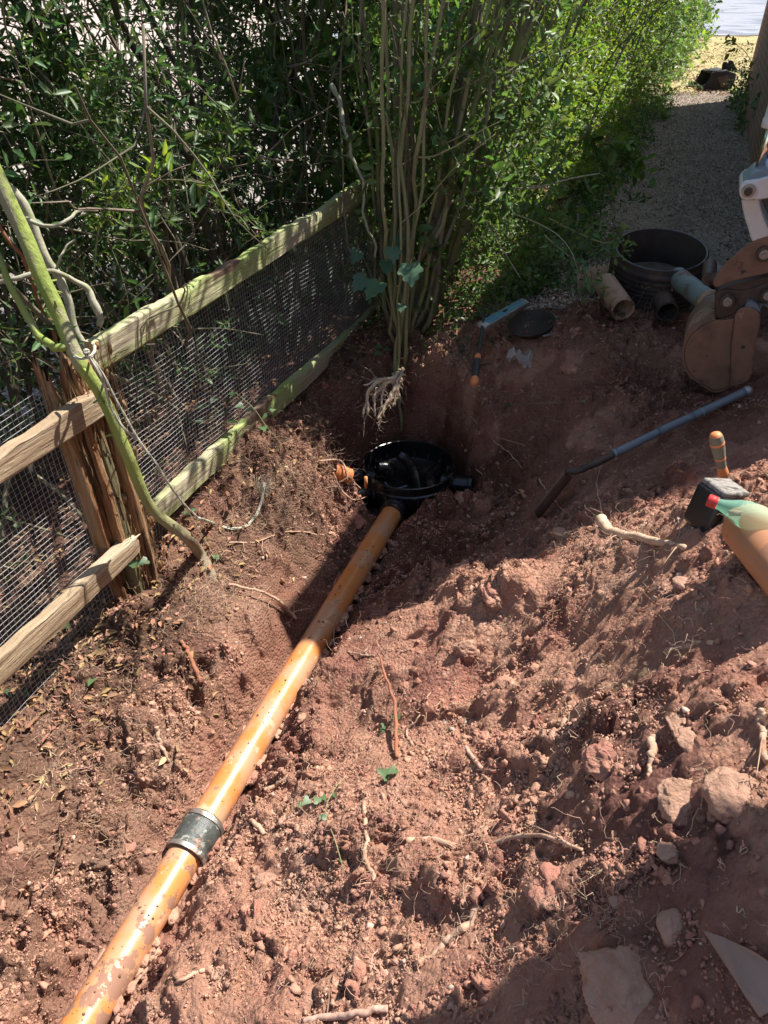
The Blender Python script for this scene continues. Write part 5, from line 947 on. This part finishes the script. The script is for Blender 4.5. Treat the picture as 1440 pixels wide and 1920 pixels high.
leafy_branch('overhanging_branch', 'green leafed low branch hanging in shade in front of the ribbed ring', spline(pts([(940, 375, 3.9), (1000, 395, 3.9), (1060, 425, 3.85), (1110, 448, 3.8), (1140, 455, 3.75), (1165, 440, 3.7)]), 30), .004, M_palestem, 40, .14, 6, .042, .024, L_mid, (.2, -.1, -.2))
leafy_branch('overhanging_branch', 'broad leaved spray hanging over the gravel above the ribbed ring', spline(pts([(1010, 240, 5.0), (1070, 240, 5.0), (1120, 260, 5.0), (1160, 285, 5.0), (1190, 310, 5.0)]), 24), .004, M_palestem, 40, .15, 6, .065, .042, L_mid, (.2, -.1, -.3))
leafy_branch('overhanging_branch', 'variegated drooping spray just left of the brown pipe', spline(pts([(1020, 440, 3.7), (1060, 475, 3.7), (1090, 500, 3.7), (1105, 540, 3.7)]), 20), .003, M_palestem, 16, .09, 5, .045, .02, L_ivy, (.0, -.1, -.5))
leafy_branch('overhanging_branch', 'bare thin twigs arching over the soil left of the brown pipe', spline(pts([(960, 400, 3.7), (1000, 415, 3.65), (1045, 440, 3.6), (1075, 480, 3.55), (1085, 530, 3.6)]), 24), .003, M_greybranch, 9, .2, 1, .02, .012, L_mid, (.2, 0, -.3))
leafy_branch('overhanging_branch', 'sprig of yellowing leaves sticking out from the house corner', spline(np.array([[5.35, 12.4, .55], [5.15, 12.35, .72], [4.95, 12.3, .82]]), 12), .006, M_twig, 7, .12, 4, .09, .05, L_yel, (-.3, 0, .2))

# climbing plant on the house corner
rg = np.random.default_rng(91); n = 90; y = rg.uniform(9.5, 13.6, n); S = np.stack([.72 + .378 * y - .06 - np.abs(rg.normal(0, .05, n)), y, .6 * rg.uniform(0, 1.0, n) ** 1.6], -1); mbl = MB()
sprays(mbl, mbl, S, rg.normal(0, .6, (n, 3)) + [-.6, 0, .3], .22, 6, .06, .035, rg, .3, tr=.003, tm=1); root = empty('wall_plant', (.72 + .378 * 12 - .1, 12, 0)); tag(root, 'straggly plant growing along the foot of the brick house wall', 'plant'); mbl.build('foliage', [L_dark, M_twig], root)

# ---------------------------------------------------------------- broad lobed leaves at the foot of the stems, ivy sprigs, seedlings
def lobed(mb, p, d, nn, L, seed, kind='maple'):
    d = nrm(d); s = nrm(np.cross(d, nn)); nn = np.cross(s, d)
    if kind == 'maple': o = [(0, .02), (.10, -.06), (.28, -.10), (.42, .02), (.40, .12), (.52, .30), (.50, .44), (.36, .44), (.30, .52), (.34, .66), (.24, .74), (.14, .74), (.10, .86), (0, 1.0)]
    else: o = [(0, 0), (.14, -.10), (.34, -.08), (.52, .12), (.40, .26), (.34, .36), (.26, .55), (.14, .78), (0, 1.0)]
    L_ = np.array(o); V = [p + L * (d * b + s * a + nn * (.12 * a - .10 * b * b)) for a, b in L_] + [p + L * (d * b - s * a + nn * (.12 * a - .10 * b * b)) for a, b in L_[1:-1]]
    V.append(p + L * (d * .35)); c = len(V) - 1; k = len(o); ring = list(range(k)) + [k + j for j in range(k - 3, -1, -1)]
    mb.add(V, [(c, ring[j], ring[(j + 1) % len(ring)]) for j in range(len(ring))])
rg = np.random.default_rng(15)
root = empty('broad_leaved_seedling', F(752, 640, 3.75)); tag(root, 'seedling with large lobed blue green leaves in front of the mossy stems', 'plant')
for (x, y, dd, L_) in ((712, 545, 3.55, .115), (768, 512, 3.5, .12), (735, 480, 3.6, .09), (685, 535, 3.7, .10), (672, 485, 3.75, .08), (745, 458, 3.8, .08), (752, 585, 3.6, .05), (725, 505, 3.65, .08)):
    p = D(x, y, dd) + [0, 0, .04]; mb = MB(); lobed(mb, p, [rg.normal(-.1, .4), -.75, -.55], [rg.normal(0, .25), -.5, 1], L_, 0); mb.build('leaf', L_blue, root)
    mb = MB(); addt(mb, spline([p, p + [.01, .06, -.02], F(750, 640, 3.85)], 10), .0018, 6); mb.build('leaf_stalk', M_palestem, root)
def sprig(label, base, leaves, m=L_ivy, vine=None):
    root = empty('ivy_sprig', base); tag(root, label, 'ivy'); 
    for (p, L_) in leaves:
        mb = MB(); lobed(mb, p, [rg.normal(0, .8), rg.normal(-.4, .6), rg.normal(.1, .2)], [rg.normal(0, .35), -.35, 1], L_, 0, 'ivy'); mb.build('leaf', m, root)
    mb = MB(); addt(mb, spline(vine if vine is not None else [base] + [l[0] for l in leaves][:4], 24), .0012, 5); mb.build('stem', M_palestem, root); return root
def hl(px, py, L_, up=.02): return (hit(px, py, up), L_)
sprig('two pale ivy leaves on the base of the rotten post', D(262, 1075, 2.55), [(D(246, 1062, 2.56), .035), (D(276, 1050, 2.55), .036), (D(258, 1054, 2.58), .03)], vine=[D(262, 1080, 2.6), D(262, 1060, 2.58), D(270, 1040, 2.58)])
sprig('single ivy leaf standing in the soil left of the pipe', hit(180, 1292), [hl(178, 1282, .036, .025)], vine=[hit(180, 1296), hit(180, 1285, .02)])
sprig('ivy trail with small leaves right of the pipe coupling', hit(640, 1500), [hl(538, 1520, .026), hl(560, 1516, .022), hl(580, 1505, .030), hl(598, 1512, .026), hl(605, 1500, .022), hl(612, 1540, .024), hl(625, 1495, .018), hl(640, 1620, .018)], vine=[hit(640, 1470, .02), hit(625, 1500, .04), hit(612, 1540, .05), hit(630, 1590, .03), hit(645, 1640, .02)])
sprig('pale ivy leaf lying beneath the dark root twig', hit(730, 1465), [hl(728, 1462, .040), hl(742, 1450, .03)], vine=[hit(745, 1430), hit(735, 1450, .02), hit(728, 1468, .02)])
sprig('small green sprig beside the upright reddish twig', hit(735, 1370), [hl(720, 1365, .022), hl(735, 1350, .022), hl(750, 1352, .018), hl(716, 1378, .02), hl(742, 1378, .02)], vine=[hit(735, 1385), hit(735, 1365, .03), hit(742, 1345, .03)])
sprig('ivy leaves hanging over the middle of the lower rail', D(480, 765, 3.0), [(D(500, 778, 3.02), .03), (D(492, 800, 3.0), .045), (D(470, 770, 3.05), .028), (D(508, 770, 3.0), .025)], L_ivy, vine=[D(440, 735, 3.1), D(475, 765, 3.0), D(500, 800, 3.0), D(530, 835, 3.05)])
sprig('ivy leaves behind the mesh near the lower rail', D(400, 770, 3.3), [(D(x, y, 3.2), .04) for x, y in ((395, 760), (410, 775), (380, 790), (425, 750), (440, 740), (402, 745), (370, 760), (430, 790), (455, 760))], L_ivy)
sprig('ivy leaves on the shaded soil under the mossy stems', hit(700, 655), [hl(x, y, .045) for x, y in ((640, 650), (660, 662), (705, 668), (730, 660), (855, 640), (870, 655), (880, 640), (715, 655), (860, 620))])
sprig('ivy and clover leaves beside the sapling foot', hit(410, 1050), [hl(x, y, .025) for x, y in ((403, 1048), (345, 950), (352, 968), (366, 965), (412, 1052))])
sprig('green leaves on the bank under the mesh at the left edge', hit(110, 1190), [hl(x, y, .03) for x, y in ((112, 1182), (95, 1200), (125, 1178), (70, 1210), (20, 1300), (35, 1310), (55, 1305))])
sprig('leaf scraps hanging on the shaded pit wall below the orange grip', hit(940, 765), [hl(x, y, .03) for x, y in ((925, 760), (945, 770), (955, 765), (1090, 760), (1060, 770))], L_dark)

# ---------------------------------------------------------------- rocks and lumps
def rock(name, label, cat, p, s, seed, m, amp=.32, flat=1.0, sub=4, facet=0.0):
    V0, F0 = icos(sub); q = V0 * 1.3; d = 1 + amp * fbm(q[:, 0] + seed, q[:, 1], q[:, 2], oct=5, seed=seed)
    if facet:
        r_ = np.random.default_rng(seed)
        for k in range(9):
            nn = nrm(r_.normal(0, 1, 3)); dp = V0 @ nn; lim = r_.uniform(.5, .8); d = np.where(dp * d > lim, lim / np.maximum(dp, .01), d)
        d *= 1 + .09 * fbm(q[:, 0] * 3, q[:, 1] * 3, q[:, 2] * 3, oct=5, seed=seed, gain=.6)
    V = V0 * d[:, None] * np.array([s, s * np.random.default_rng(seed).uniform(.7, 1.1), s * .75 * flat]); a = seed * 1.3; R = np.array([[math.cos(a), -math.sin(a), 0], [math.sin(a), math.cos(a), 0], [0, 0, 1]])
    mb = MB(); mb.add(V @ R.T, F0); o = mb.build(name, m); o.location = p; return tag(o, label, cat)
for k, (px, py, s, lab, m, am, fl, fc) in enumerate([
    (925, 1112, .050, 'broken sandy lump on the sunlit edge of the trench shade', M_soil, .35, .8, 0), (875, 1218, .052, 'red brown stone below the sandy lump, right of the pipe', M_stone, .3, .9, 1),
    (1052, 1002, .034, 'round stone in the shade left of the pale root chunk', M_stone, .2, 1, 0), (1287, 1502, .046, 'rounded stone on the right hand slope, left of a larger pair', M_stone, .2, .9, 1),
    (1375, 1490, .050, 'larger rounded stone right of its neighbour on the slope', M_stone, .2, .8, 0), (1185, 1858, .088, 'large grey flat faced stone in the lower right shadow', M_stone2, .22, .85, 1),
    (1155, 1812, .027, 'small stone resting on top of the large grey stone', M_stone2, .25, .7, 1), (1135, 1420, .045, 'rough soil lump in the middle of the slope', M_soil, .4, .9, 0),
    (1022, 1375, .022, 'small angular stone lying on the smooth slope', M_stone, .25, .9, 1), (1275, 1362, .040, 'flat angular slab on the upper part of the right slope', M_stone, .25, .45, 1), (1300, 1395, .036, 'pointed flat stone just below the angular slab', M_stone, .25, .5, 1),
    (497, 1648, .034, 'flat striped slab of stone right of the coupling', M_stone, .25, .4, 1), (1035, 1665, .042, 'crumbly soil clod at the edge of the lower shadow', M_soil, .45, 1, 0),
    (1258, 1598, .022, 'dull stone half in the lower right shadow', M_stone2, .2, .8, 0), (1262, 1735, .030, 'pale round stone above the large grey stone', M_stone2, .2, .9, 0), (905, 1620, .022, 'upright small stone in the loose crumbs', M_stone, .25, 1.1, 1),
    (612, 1700, .014, 'tiny pale stone near the pipe bottom', M_stone2, .2, .8, 0), (1070, 690, .050, 'reddish lump sticking from the far shaded bank', M_soil, .4, .7, 0), (1160, 1690, .016, 'pale pebble by the lower root tangle', M_stone2, .2, .8, 0),
    (565, 1345, .024, 'long stone wedged against the right side of the pipe', M_stone, .25, .7, 1), (760, 1288, .020, 'round soil ball right of the reddish twig', M_soil, .2, 1, 0), (1345, 1520, .020, 'small lump under the pair of rounded stones', M_soil, .4, .8, 0), (1285, 1095, .030, 'smooth brown cobble in the shade of the orange offcut', M_stone2, .15, .5, 0),
    (30, 1590, .030, 'flat earthy stone at the left edge of the trench floor', M_stone, .25, .4, 1), (240, 1590, .028, 'rounded red lump left of the coupling', M_soil, .3, .7, 0)]):
    rock('soil_lump' if m is M_soil else 'rock', lab, 'soil lump' if m is M_soil else 'stone', hit(px, py, s * -.12 * fl), s, 11 + k, m, am, fl, 4 if s < .04 else 5, fc)
# torn sheet in the lower right corner
P = [hit(1312, 1755, .02), hit(1345, 1770, .025), hit(1400, 1800, .03), hit(1455, 1838, .03), hit(1455, 1880, .02), hit(1440, 1905, .02), hit(1417, 1918, .02), hit(1385, 1868, .02), hit(1345, 1805, .02)]
mb = MB(); prism(mb, P, [0, 0, -.004]); o = mb.build('torn_sheet', mat('dusty_board', [(.30, .195, .15), (.23, .145, .11)], 4, (.8, .95), .4, 30, patches=[((.2, .12, .09), 12, .58, .08)]), None, smooth=False, bevel=.001); tag(o, 'dusty pointed sheet of board in the lower right corner', 'board')

# ---------------------------------------------------------------- roots
def root_obj(label, px, up, r0, r1, m=M_root, name='root', side=0, seed=1, wobble=.004, cat='root'):
    P = wob(drape(px, [u_ * .45 if u_ <= .02 else u_ for u_ in up], 50), wobble, 8, seed); rg = np.random.default_rng(seed); mb = MB(); R = np.linspace(r0, r1, 50) * (1 + .09 * fbm(np.linspace(0, 7, 50), np.zeros(50), seed=seed)); addt(mb, P, R, 10)
    for q in range(side):
        j = int(rg.integers(4, 48)); addt(mb, stemcurve(P[j], [rg.normal(0, 1), rg.normal(0, 1), rg.normal(0, .5)], rg.uniform(.03, .10), rg, 9, .02), np.linspace(min(.002, r1), .0006, 9), 5)
    return tag(mb.build(name, m), label, cat)
root_obj('thick pale broken root chunk on the sunlit crest left of the tub', [(1125, 985), (1145, 1000), (1180, 1008), (1225, 1018), (1285, 1028)], [.022, .02, .018, .015, .012], .020, .008, M_rootlet, side=16, seed=2)
root_obj('smooth forked root pointing from the sapling foot to the pipe', [(430, 1105), (465, 1118), (500, 1130), (530, 1148), (556, 1170)], [.03, .04, .05, .05, .03], .005, .0065, side=10, seed=3)
root_obj('long wavy brown root across the loose crumbs below centre', [(760, 1578), (805, 1575), (850, 1586), (885, 1596), (950, 1580), (1000, 1568), (1050, 1580), (1092, 1596)], [.012] * 8, .0095, .0035, side=8, seed=4)
root_obj('upright reddish root twig near the centre', [(708, 1248), (722, 1290), (735, 1330), (742, 1380), (747, 1424)], [.06, .07, .06, .04, .01], .0035, .0065, M_darkroot, side=2, seed=5)
root_obj('short curved pale root below right of centre', [(866, 1385), (880, 1415), (896, 1437), (914, 1452)], [.012, .018, .016, .01], .006, .0055, M_rootlet, seed=6, wobble=.002)
root_obj('stout brown root end right of the pipe above the coupling', [(497, 1482), (530, 1466), (565, 1450), (598, 1442)], [.012] * 4, .007, .009, side=3, seed=7)
root_obj('yellowish root sticking down the bank left of the pipe', [(292, 1362), (298, 1390), (308, 1415), (322, 1440)], [.01, .02, .02, .012], .008, .0045, seed=8)
root_obj('brown root curling from the bank over the pipe end beside the chamber', [(600, 880), (640, 890), (655, 925), (690, 945), (735, 952)], [.05, .08, .10, .07, .075], .0055, .0055, side=4, seed=9, wobble=.002)
root_obj('thinner root looping below the orange stub', [(625, 905), (640, 935), (665, 952), (700, 944)], [.06, .06, .05, .06], .004, .003, side=3, seed=10, wobble=.002)
root_obj('thick pale root stub standing on the right slope', [(1222, 1388), (1220, 1420), (1214, 1462)], [.015, .02, .012], .009, .0045, seed=11)
root_obj('knobbly root at the right edge of the slope', [(1424, 1335), (1428, 1380), (1432, 1432)], [.015, .02, .015], .006, .006, side=5, seed=12)
root_obj('jointed brown root running down right of the ivy trail', [(682, 1508), (688, 1560), (688, 1612), (700, 1650), (712, 1690)], [.012, .015, .015, .015, .01], .007, .005, side=6, seed=13)
root_obj('pale root lying along the bottom edge', [(570, 1914), (630, 1908), (680, 1902), (730, 1895)], [.012] * 4, .006, .008, M_rootlet, side=2, seed=14)
root_obj('thin root right of the near end of the pipe', [(308, 1856), (340, 1838), (370, 1826), (398, 1815)], [.012] * 4, .003, .006, side=2, seed=15)
root_obj('split wood chip beside the ivy trail', [(448, 1524), (470, 1540), (496, 1566)], [.01, .012, .01], .007, .008, M_root, name='wood_chip', seed=16, cat='wood chip')
root_obj('orange brown wood splinter stuck in the hole of the left bank', [(343, 1206), (358, 1238), (378, 1280)], [.02, .03, .005], .007, .009, M_darkroot, name='wood_splinter', seed=17, cat='wood splinter')
root_obj('brown stick lying diagonally at lower centre', [(790, 1810), (830, 1775), (870, 1745), (900, 1700)], [.012] * 4, .006, .009, side=4, seed=18)
root_obj('pale bare root on the shaded slope below the spade blade', [(1010, 900), (1030, 930), (1055, 960)], [.01, .02, .01], .0035, .002, M_rootlet, side=2, seed=19)
root_obj('thin light root across the right pit slope', [(893, 882), (920, 905), (950, 915), (985, 932)], [.015, .02, .02, .01], .0035, .0025, M_rootlet, side=2, seed=20)
root_obj('second light root higher on the right pit slope', [(925, 830), (955, 852), (985, 885)], [.015, .02, .01], .0035, .002, M_rootlet, side=2, seed=21)
root_obj('curving root across the shaded pit wall', [(862, 735), (880, 780), (920, 815), (985, 838)], [.02, .02, .02, .01], .0028, .002, M_root, side=2, seed=22)
root_obj('pale forked rootlet above the spade at mid slope', [(1128, 880), (1115, 920), (1120, 950), (1128, 985)], [.05, .04, .03, .02], .0012, .0018, M_rootlet, side=8, seed=23)
root_obj('long thin root crossing the left bank under the frayed rope', [(430, 1020), (480, 1018), (540, 1000), (610, 1005)], [.015] * 4, .004, .003, side=6, seed=24)
root_obj('wispy white root twisting above the right side of the pipe', [(628, 1215), (628, 1185), (640, 1160), (622, 1150), (632, 1125)], [.02, .07, .08, .10, .12], .0016, .0009, M_rootlet, side=8, seed=25, wobble=.006)
root_obj('root lying in the crumbs right of the wispy white root', [(630, 1222), (660, 1228), (700, 1232)], [.015] * 3, .0025, .004, side=6, seed=26)
root_obj('brown rod like root buried in the upper right slope', [(1080+170, 1222), (1290, 1212), (1340, 1210)], [.006] * 3, .008, .006, side=3, seed=27)
root_obj('reddish bent root by the green sprig', [(775, 1400), (762, 1372), (790, 1345), (805, 1300)], [.01, .015, .015, .02], .004, .002, side=4, seed=28)
# hanging root ends under the shrub
rg = np.random.default_rng(66); cl = empty('hanging_roots', D(715, 715, 3.95)); tag(cl, 'sunlit clump of cut root ends hanging over the back wall of the pit', 'roots')
for a in [[(745, 705), (712, 715), (690, 735), (688, 775)], [(740, 712), (715, 725), (705, 745), (702, 780)], [(748, 720), (735, 740), (722, 760), (712, 785)], [(735, 708), (705, 712), (684, 722)], [(752, 700), (745, 730), (738, 760)], [(740, 725), (730, 750), (716, 765)], [(700, 722), (688, 750), (680, 782)], [(725, 720), (715, 760), (708, 800)]]:
    h0_ = hit(a[0][0] + 4, a[0][1] - 14, -.01); P = spline([h0_] + [h0_ * 0 + D(x, y, min(3.92, np.linalg.norm(hit(x, y) - CAM) / np.linalg.norm(ray(x, y))) - .05 - .02 * k + .02 * rg.random()) for k, (x, y) in enumerate(a)], 30); mb = MB(); addt(mb, wob(P, .008, 6, int(rg.integers(1, 99))), np.linspace(.014, .006, 30) * rg.uniform(.7, 1.15), 9)
    for q in range(14): j = int(rg.integers(4, 29)); addt(mb, stemcurve(P[j], rg.normal(0, 1, 3) + [0, -.5, -.6], rg.uniform(.03, .11), rg, 8, .03), np.linspace(.0018, .0005, 8), 4)
    mb.build('root', M_paleroot, cl)

# fine rootlets everywhere, thickest on the left bank and at the root balls
rg = np.random.default_rng(99); mb = MB()
def scat(n, cx, cy, sx, sy, L0, L1, up=.01, r_=(.0005, .0012), lift=.25):
    for X_, Y_ in zip(rg.normal(cx, sx, n), rg.normal(cy, sy, n)):
        p = hit(X_, Y_, up)
        if p[1] > 6: continue
        addt(mb, stemcurve(p, [rg.normal(0, 1), rg.normal(0, 1), rg.normal(lift * .3, lift)], rg.uniform(L0, L1), rg, 12, .012, fr=4.5), np.linspace(1, .4, 12) * rg.uniform(*r_), 3, False)
scat(420, 560, 870, 45, 55, .03, .11, .02, lift=.7); scat(260, 470, 960, 50, 35, .03, .12, .015, lift=.6); scat(360, 400, 1110, 60, 45, .04, .12, .012, lift=.6); scat(420, 180, 1260, 120, 110, .03, .12)
scat(260, 170, 1500, 120, 90, .03, .13); scat(260, 850, 770, 110, 45, .03, .10, .008, lift=.1); scat(160, 650, 760, 40, 50, .03, .10, .01, lift=.2); scat(120, 740, 705, 45, 12, .04, .12, lift=.5); scat(160, 640, 880, 20, 30, .04, .12, .03, lift=.9); scat(300, 700, 1480, 130, 130, .03, .10); scat(300, 1000, 1350, 250, 200, .02, .08)
scat(200, 1000, 720, 110, 50, .04, .14, lift=.2); scat(160, 1130, 1010, 60, 30, .03, .10, lift=.7); scat(200, 1250, 760, 120, 80, .03, .09); scat(160, 1200, 560, 70, 30, .05, .2, lift=.5); scat(200, 850, 1750, 220, 100, .03, .09); scat(120, 1200, 1150, 160, 60, .03, .09); scat(90, 640, 1200, 60, 60, .04, .09, lift=.6); scat(35, 1130, 1690, 60, 30, .02, .06, lift=.5)
stuff(mb.build('rootlets', M_rootlet), 'fine pale rootlets strewn over the dug soil', 'rootlets')

# ---------------------------------------------------------------- crumbs of soil, pebbles, gravel chips, litter, grass
def crumbs(name, n, smin, smax, pw, m, sub, seed, dens, label, cat, flat=(.35, 1.2), noise=.5, region=(-1.5, 1.7, .3, 4.3)):
    rg = np.random.default_rng(seed); k = n * 5; x = rg.uniform(region[0], region[1], k); y = region[2] + (region[3] - region[2]) * rg.random(k) ** 1.5
    x = region[0] + (x - region[0]); fov = np.abs(x) < .62 * (y * .81 + 1.1) * 1.05 ; z = hz(x, y); d = dens(x, y, z); ok = fov & (rg.random(k) < d); x, y, z = x[ok][:n], y[ok][:n], z[ok][:n]; n = len(x)
    s = smin * (smax / smin) ** (rg.random(n) ** pw); V0, F0 = icos(sub); nv = len(V0)
    var = 14; shp = []
    for q in range(var):
        d_ = 1 + noise * fbm(V0[:, 0] * 1.8 + q * 5, V0[:, 1] * 1.8, V0[:, 2] * 1.8, oct=3 if sub < 3 else 6, seed=q, gain=.5 if sub < 3 else .62)
        for j in range(6):
            nn_ = nrm(rg.normal(0, 1, 3)); dp = V0 @ nn_; lim = rg.uniform(.45, .75); d_ = np.where(dp * d_ > lim, lim / np.maximum(dp, .05), d_)
        shp.append(V0 * (d_ * 1.2)[:, None])
    shp = np.array(shp)
    V = shp[rg.integers(0, var, n)] * rg.uniform(flat[0], flat[1], (n, 1, 3)); a = rg.uniform(0, 6.28, n); ca_, sa_ = np.cos(a)[:, None], np.sin(a)[:, None]
    V = np.stack([V[..., 0] * ca_ - V[..., 1] * sa_, V[..., 0] * sa_ + V[..., 1] * ca_, V[..., 2]], -1) * s[:, None, None]
    V += np.stack([x, y, z + s * rg.uniform(-.5, .2, n)], -1)[:, None]; mb = MB(); mb.add(V.reshape(-1, 3), (F0[None] + (np.arange(n) * nv)[:, None, None]).reshape(-1, 3)); return stuff(mb.build(name, m, smooth=not name.startswith(('fine', 'soil'))), label, cat)
def d_soil(x, y, z):
    dist, pz, side, t = pipedist(x, y); cl = sstep(-.25, .55, fbm(x * 2.3, y * 2.3, oct=3, seed=31)) * .85 + .12
    c2 = sstep(-.3, .5, fbm(x * 9, y * 9, oct=2, seed=131))
    boost = 1.6 * np.exp(-(((x - .12) / .38) ** 2 + ((y - 1.0) / .42) ** 2))
    return np.clip(cl * (.25 + .75 * c2) + boost * (.3 + .7 * c2), 0, 1) * soilmask(x, y) * (dist > .075) * (np.hypot(x - CH[0], y - CH[1]) > .29) * (1 - .3 * sstep(2.2, 3.2, y))
crumbs('fine_crumbs', 170000, .0014, .0052, 1.8, M_clod, 1, 1001, d_soil, 'fine red soil crumbs covering the dug ground', 'soil crumbs')
crumbs('soil_clods', 20000, .0035, .013, 2.6, M_clod, 2, 1002, d_soil, 'loose red soil clods over the spoil heap and trench sides', 'soil clods', noise=.7)
crumbs('broken_clods', 520, .008, .030, 1.8, M_soil, 4, 1005, lambda x, y, z: d_soil(x, y, z) * sstep(-.1, .4, fbm(x * 2.1 + 3, y * 2.1, seed=140)), 'rough broken clods of red earth lying on the spoil', 'soil clods', flat=(.6, 1.2), noise=.75)
crumbs('pebbles', 700, .003, .011, 2.0, M_pebble, 2, 1003, lambda x, y, z: soilmask(x, y) * (pipedist(x, y)[0] > .075) * (.3 + .7 * sstep(.0, .5, fbm(x * 3, y * 3, seed=133))), 'small pale pebbles mixed into the soil', 'pebbles', flat=(.5, 1))
def flat_bits(name, n, L0, L1, m, seed, posf, label, cat, wr=.45):
    rg = np.random.default_rng(seed); P = posf(rg, n); n = len(P); mb = MB(); d = rg.normal(0, 1, (n, 3)) * [1, 1, .25]; s = L0 + (L1 - L0) * rg.random(n) ** 1.5; V, Fx = leafgeo(P, d, rg.normal(0, .35, (n, 3)) + [0, 0, 1], s, s * wr * rg.uniform(.6, 1.4, n), .3); mb.add(V, Fx); return stuff(mb.build(name, m), label, cat)
def on_path(c0, c1, y0, y1, z=.02, pw=1.5):
    def f(rg, n):
        y = y0 + (y1 - y0) * rg.random(n) ** pw; x = rg.uniform(c0, c1, n) + .385 * y; P = np.stack([x, y, H(x, y) + z + .004 * rg.random(n)], -1)
        a = rg.uniform(0, 6.28, 3600); r = .235 * np.sqrt(rg.random(3600)); B = rc - rax * (.185 + .012 * rg.random((3600, 1))) + np.stack([r * np.cos(a), r * np.sin(a), -.05 * r * np.sin(a) / .2], -1); return np.vstack([P, B])
    return f
flat_bits('gravel_chips', 60000, .008, .024, M_chip, 21, on_path(-1.05, .78, 4.1, 14.2, .018), 'grey brown gravel and bark chips on the path', 'gravel', .7)
flat_bits('fallen_leaves', 1500, .015, .04, M_litter, 22, on_path(-1.1, .75, 3.9, 13, .022), 'scattered dead leaves on the shaded path', 'dead leaves')
def hedgefloor(rg, n):
    c = rg.uniform(-4.2, -1.55, n); y = rg.uniform(.6, 7, n); x = c + .385 * y; return np.stack([x, y, hz(x, y) + .012 + .02 * rg.random(n)], -1)
flat_bits('hedge_litter', 14000, .015, .045, M_litter, 23, hedgefloor, 'brown leaf litter under the dark hedge', 'leaf litter')
def bank(rg, n):
    P = []
    for cx, cy, sx, sy, k in ((90, 1250, 70, 60, 260), (200, 1200, 60, 50, 160), (850, 670, 60, 15, 160), (420, 1070, 70, 40, 120), (560, 900, 60, 60, 80), (300, 1350, 120, 80, 70), (900, 620, 80, 30, 160), (1150, 620, 80, 20, 80), (120, 1450, 90, 70, 60)):
        P += [hit(a, b, .008) for a, b in zip(rg.normal(cx, sx, k), rg.normal(cy, sy, k))]
    return np.array(P)
flat_bits('bank_litter', 1, .015, .04, M_litter, 24, bank, 'dry leaf scraps caught on the trench banks', 'leaf scraps', .4)
# dry grass on the verge
rg = np.random.default_rng(25); n = 16000; y = 13.6 + 13.5 * rg.random(n); x = rg.uniform(-2.1, 3.6, n) + .385 * y; P = np.stack([x, y, H(x, y)], -1); mb = MB(); hgt = rg.uniform(.02, .06, n); V, Fx = leafgeo(P, rg.normal(0, 1, (n, 3)) * [1, 1, 0] + [0, 0, .5], rg.normal(0, 1, (n, 3)) * [1, 1, 0], hgt, np.full(n, .012), .1); mb.add(V, Fx)
flat_bits('verge_leaves', 3500, .03, .08, M_litter, 27, on_path(-1.6, 2.5, 13.6, 24, .03, 1.2), 'dead leaves strewn over the sunlit dry grass', 'dead leaves')
stuff(mb.build('dry_grass', mat('dry_grass_blades', [(.46, .39, .19), (.30, .33, .12)], 2, (.7, .9), 0, trans=.3, island=.35)), 'short dry yellow grass beyond the path', 'grass')
# low green growth at the hedge foot
rg = np.random.default_rng(26); n = 1800; y = 4.3 + 9 * rg.random(n) ** 1.3; c = -.86 + rg.normal(0, .15, n) + .1 * fbm(y * 2, y * 0, seed=3); S = np.stack([c + .385 * y, y, H(c + .385 * y, y)], -1); mbl, mbt = MB(), MB(); sprays(mbl, mbt, S, rg.normal(0, .6, (n, 3)) + [.3, -.2, .7], .16, 6, .035, .022, rg, .3); mbt_ = mbl; stuff(mbl.build('ground_cover', L_dark), 'low weeds along the shaded hedge foot', 'weeds')

# pale garden wall and house seen in scraps through the hedge
root = empty('garden_wall', (-7.5, 6.5, -.2)); tag(root, 'pale sunlit garden wall glimpsed through gaps in the dark hedge', 'wall')
d = UA; mb = MB(); V = []; p = np.array([-10.6, 0, -.25]); q = p + d * 22; nn = -UB * .22
V = [p, q, q + nn, p + nn]; V += [v + [0, 0, 2.0] for v in V]; mb.add(V, [(0, 1, 5, 4), (1, 2, 6, 5), (2, 3, 7, 6), (3, 0, 4, 7), (4, 5, 6, 7)]); o = mb.build('render_face', mat('pale_render', [(.36, .30, .27), (.46, .38, .34)], 1.5, (.9, 1), .3, 12), root, smooth=False); uv = o.data.uv_layers.new(name='UVMap')
for pl in o.data.polygons:
    for li in pl.loop_indices: co_ = o.data.vertices[o.data.loops[li].vertex_index].co; uv.data[li].uv = (co_.y, co_.z)
mb = MB(); box(mb, (p + q) / 2 + nn / 2 + [0, 0, 2.03], (11.05, .15, .035), d, UB); mb.build('coping', M_stone2, root, smooth=False)
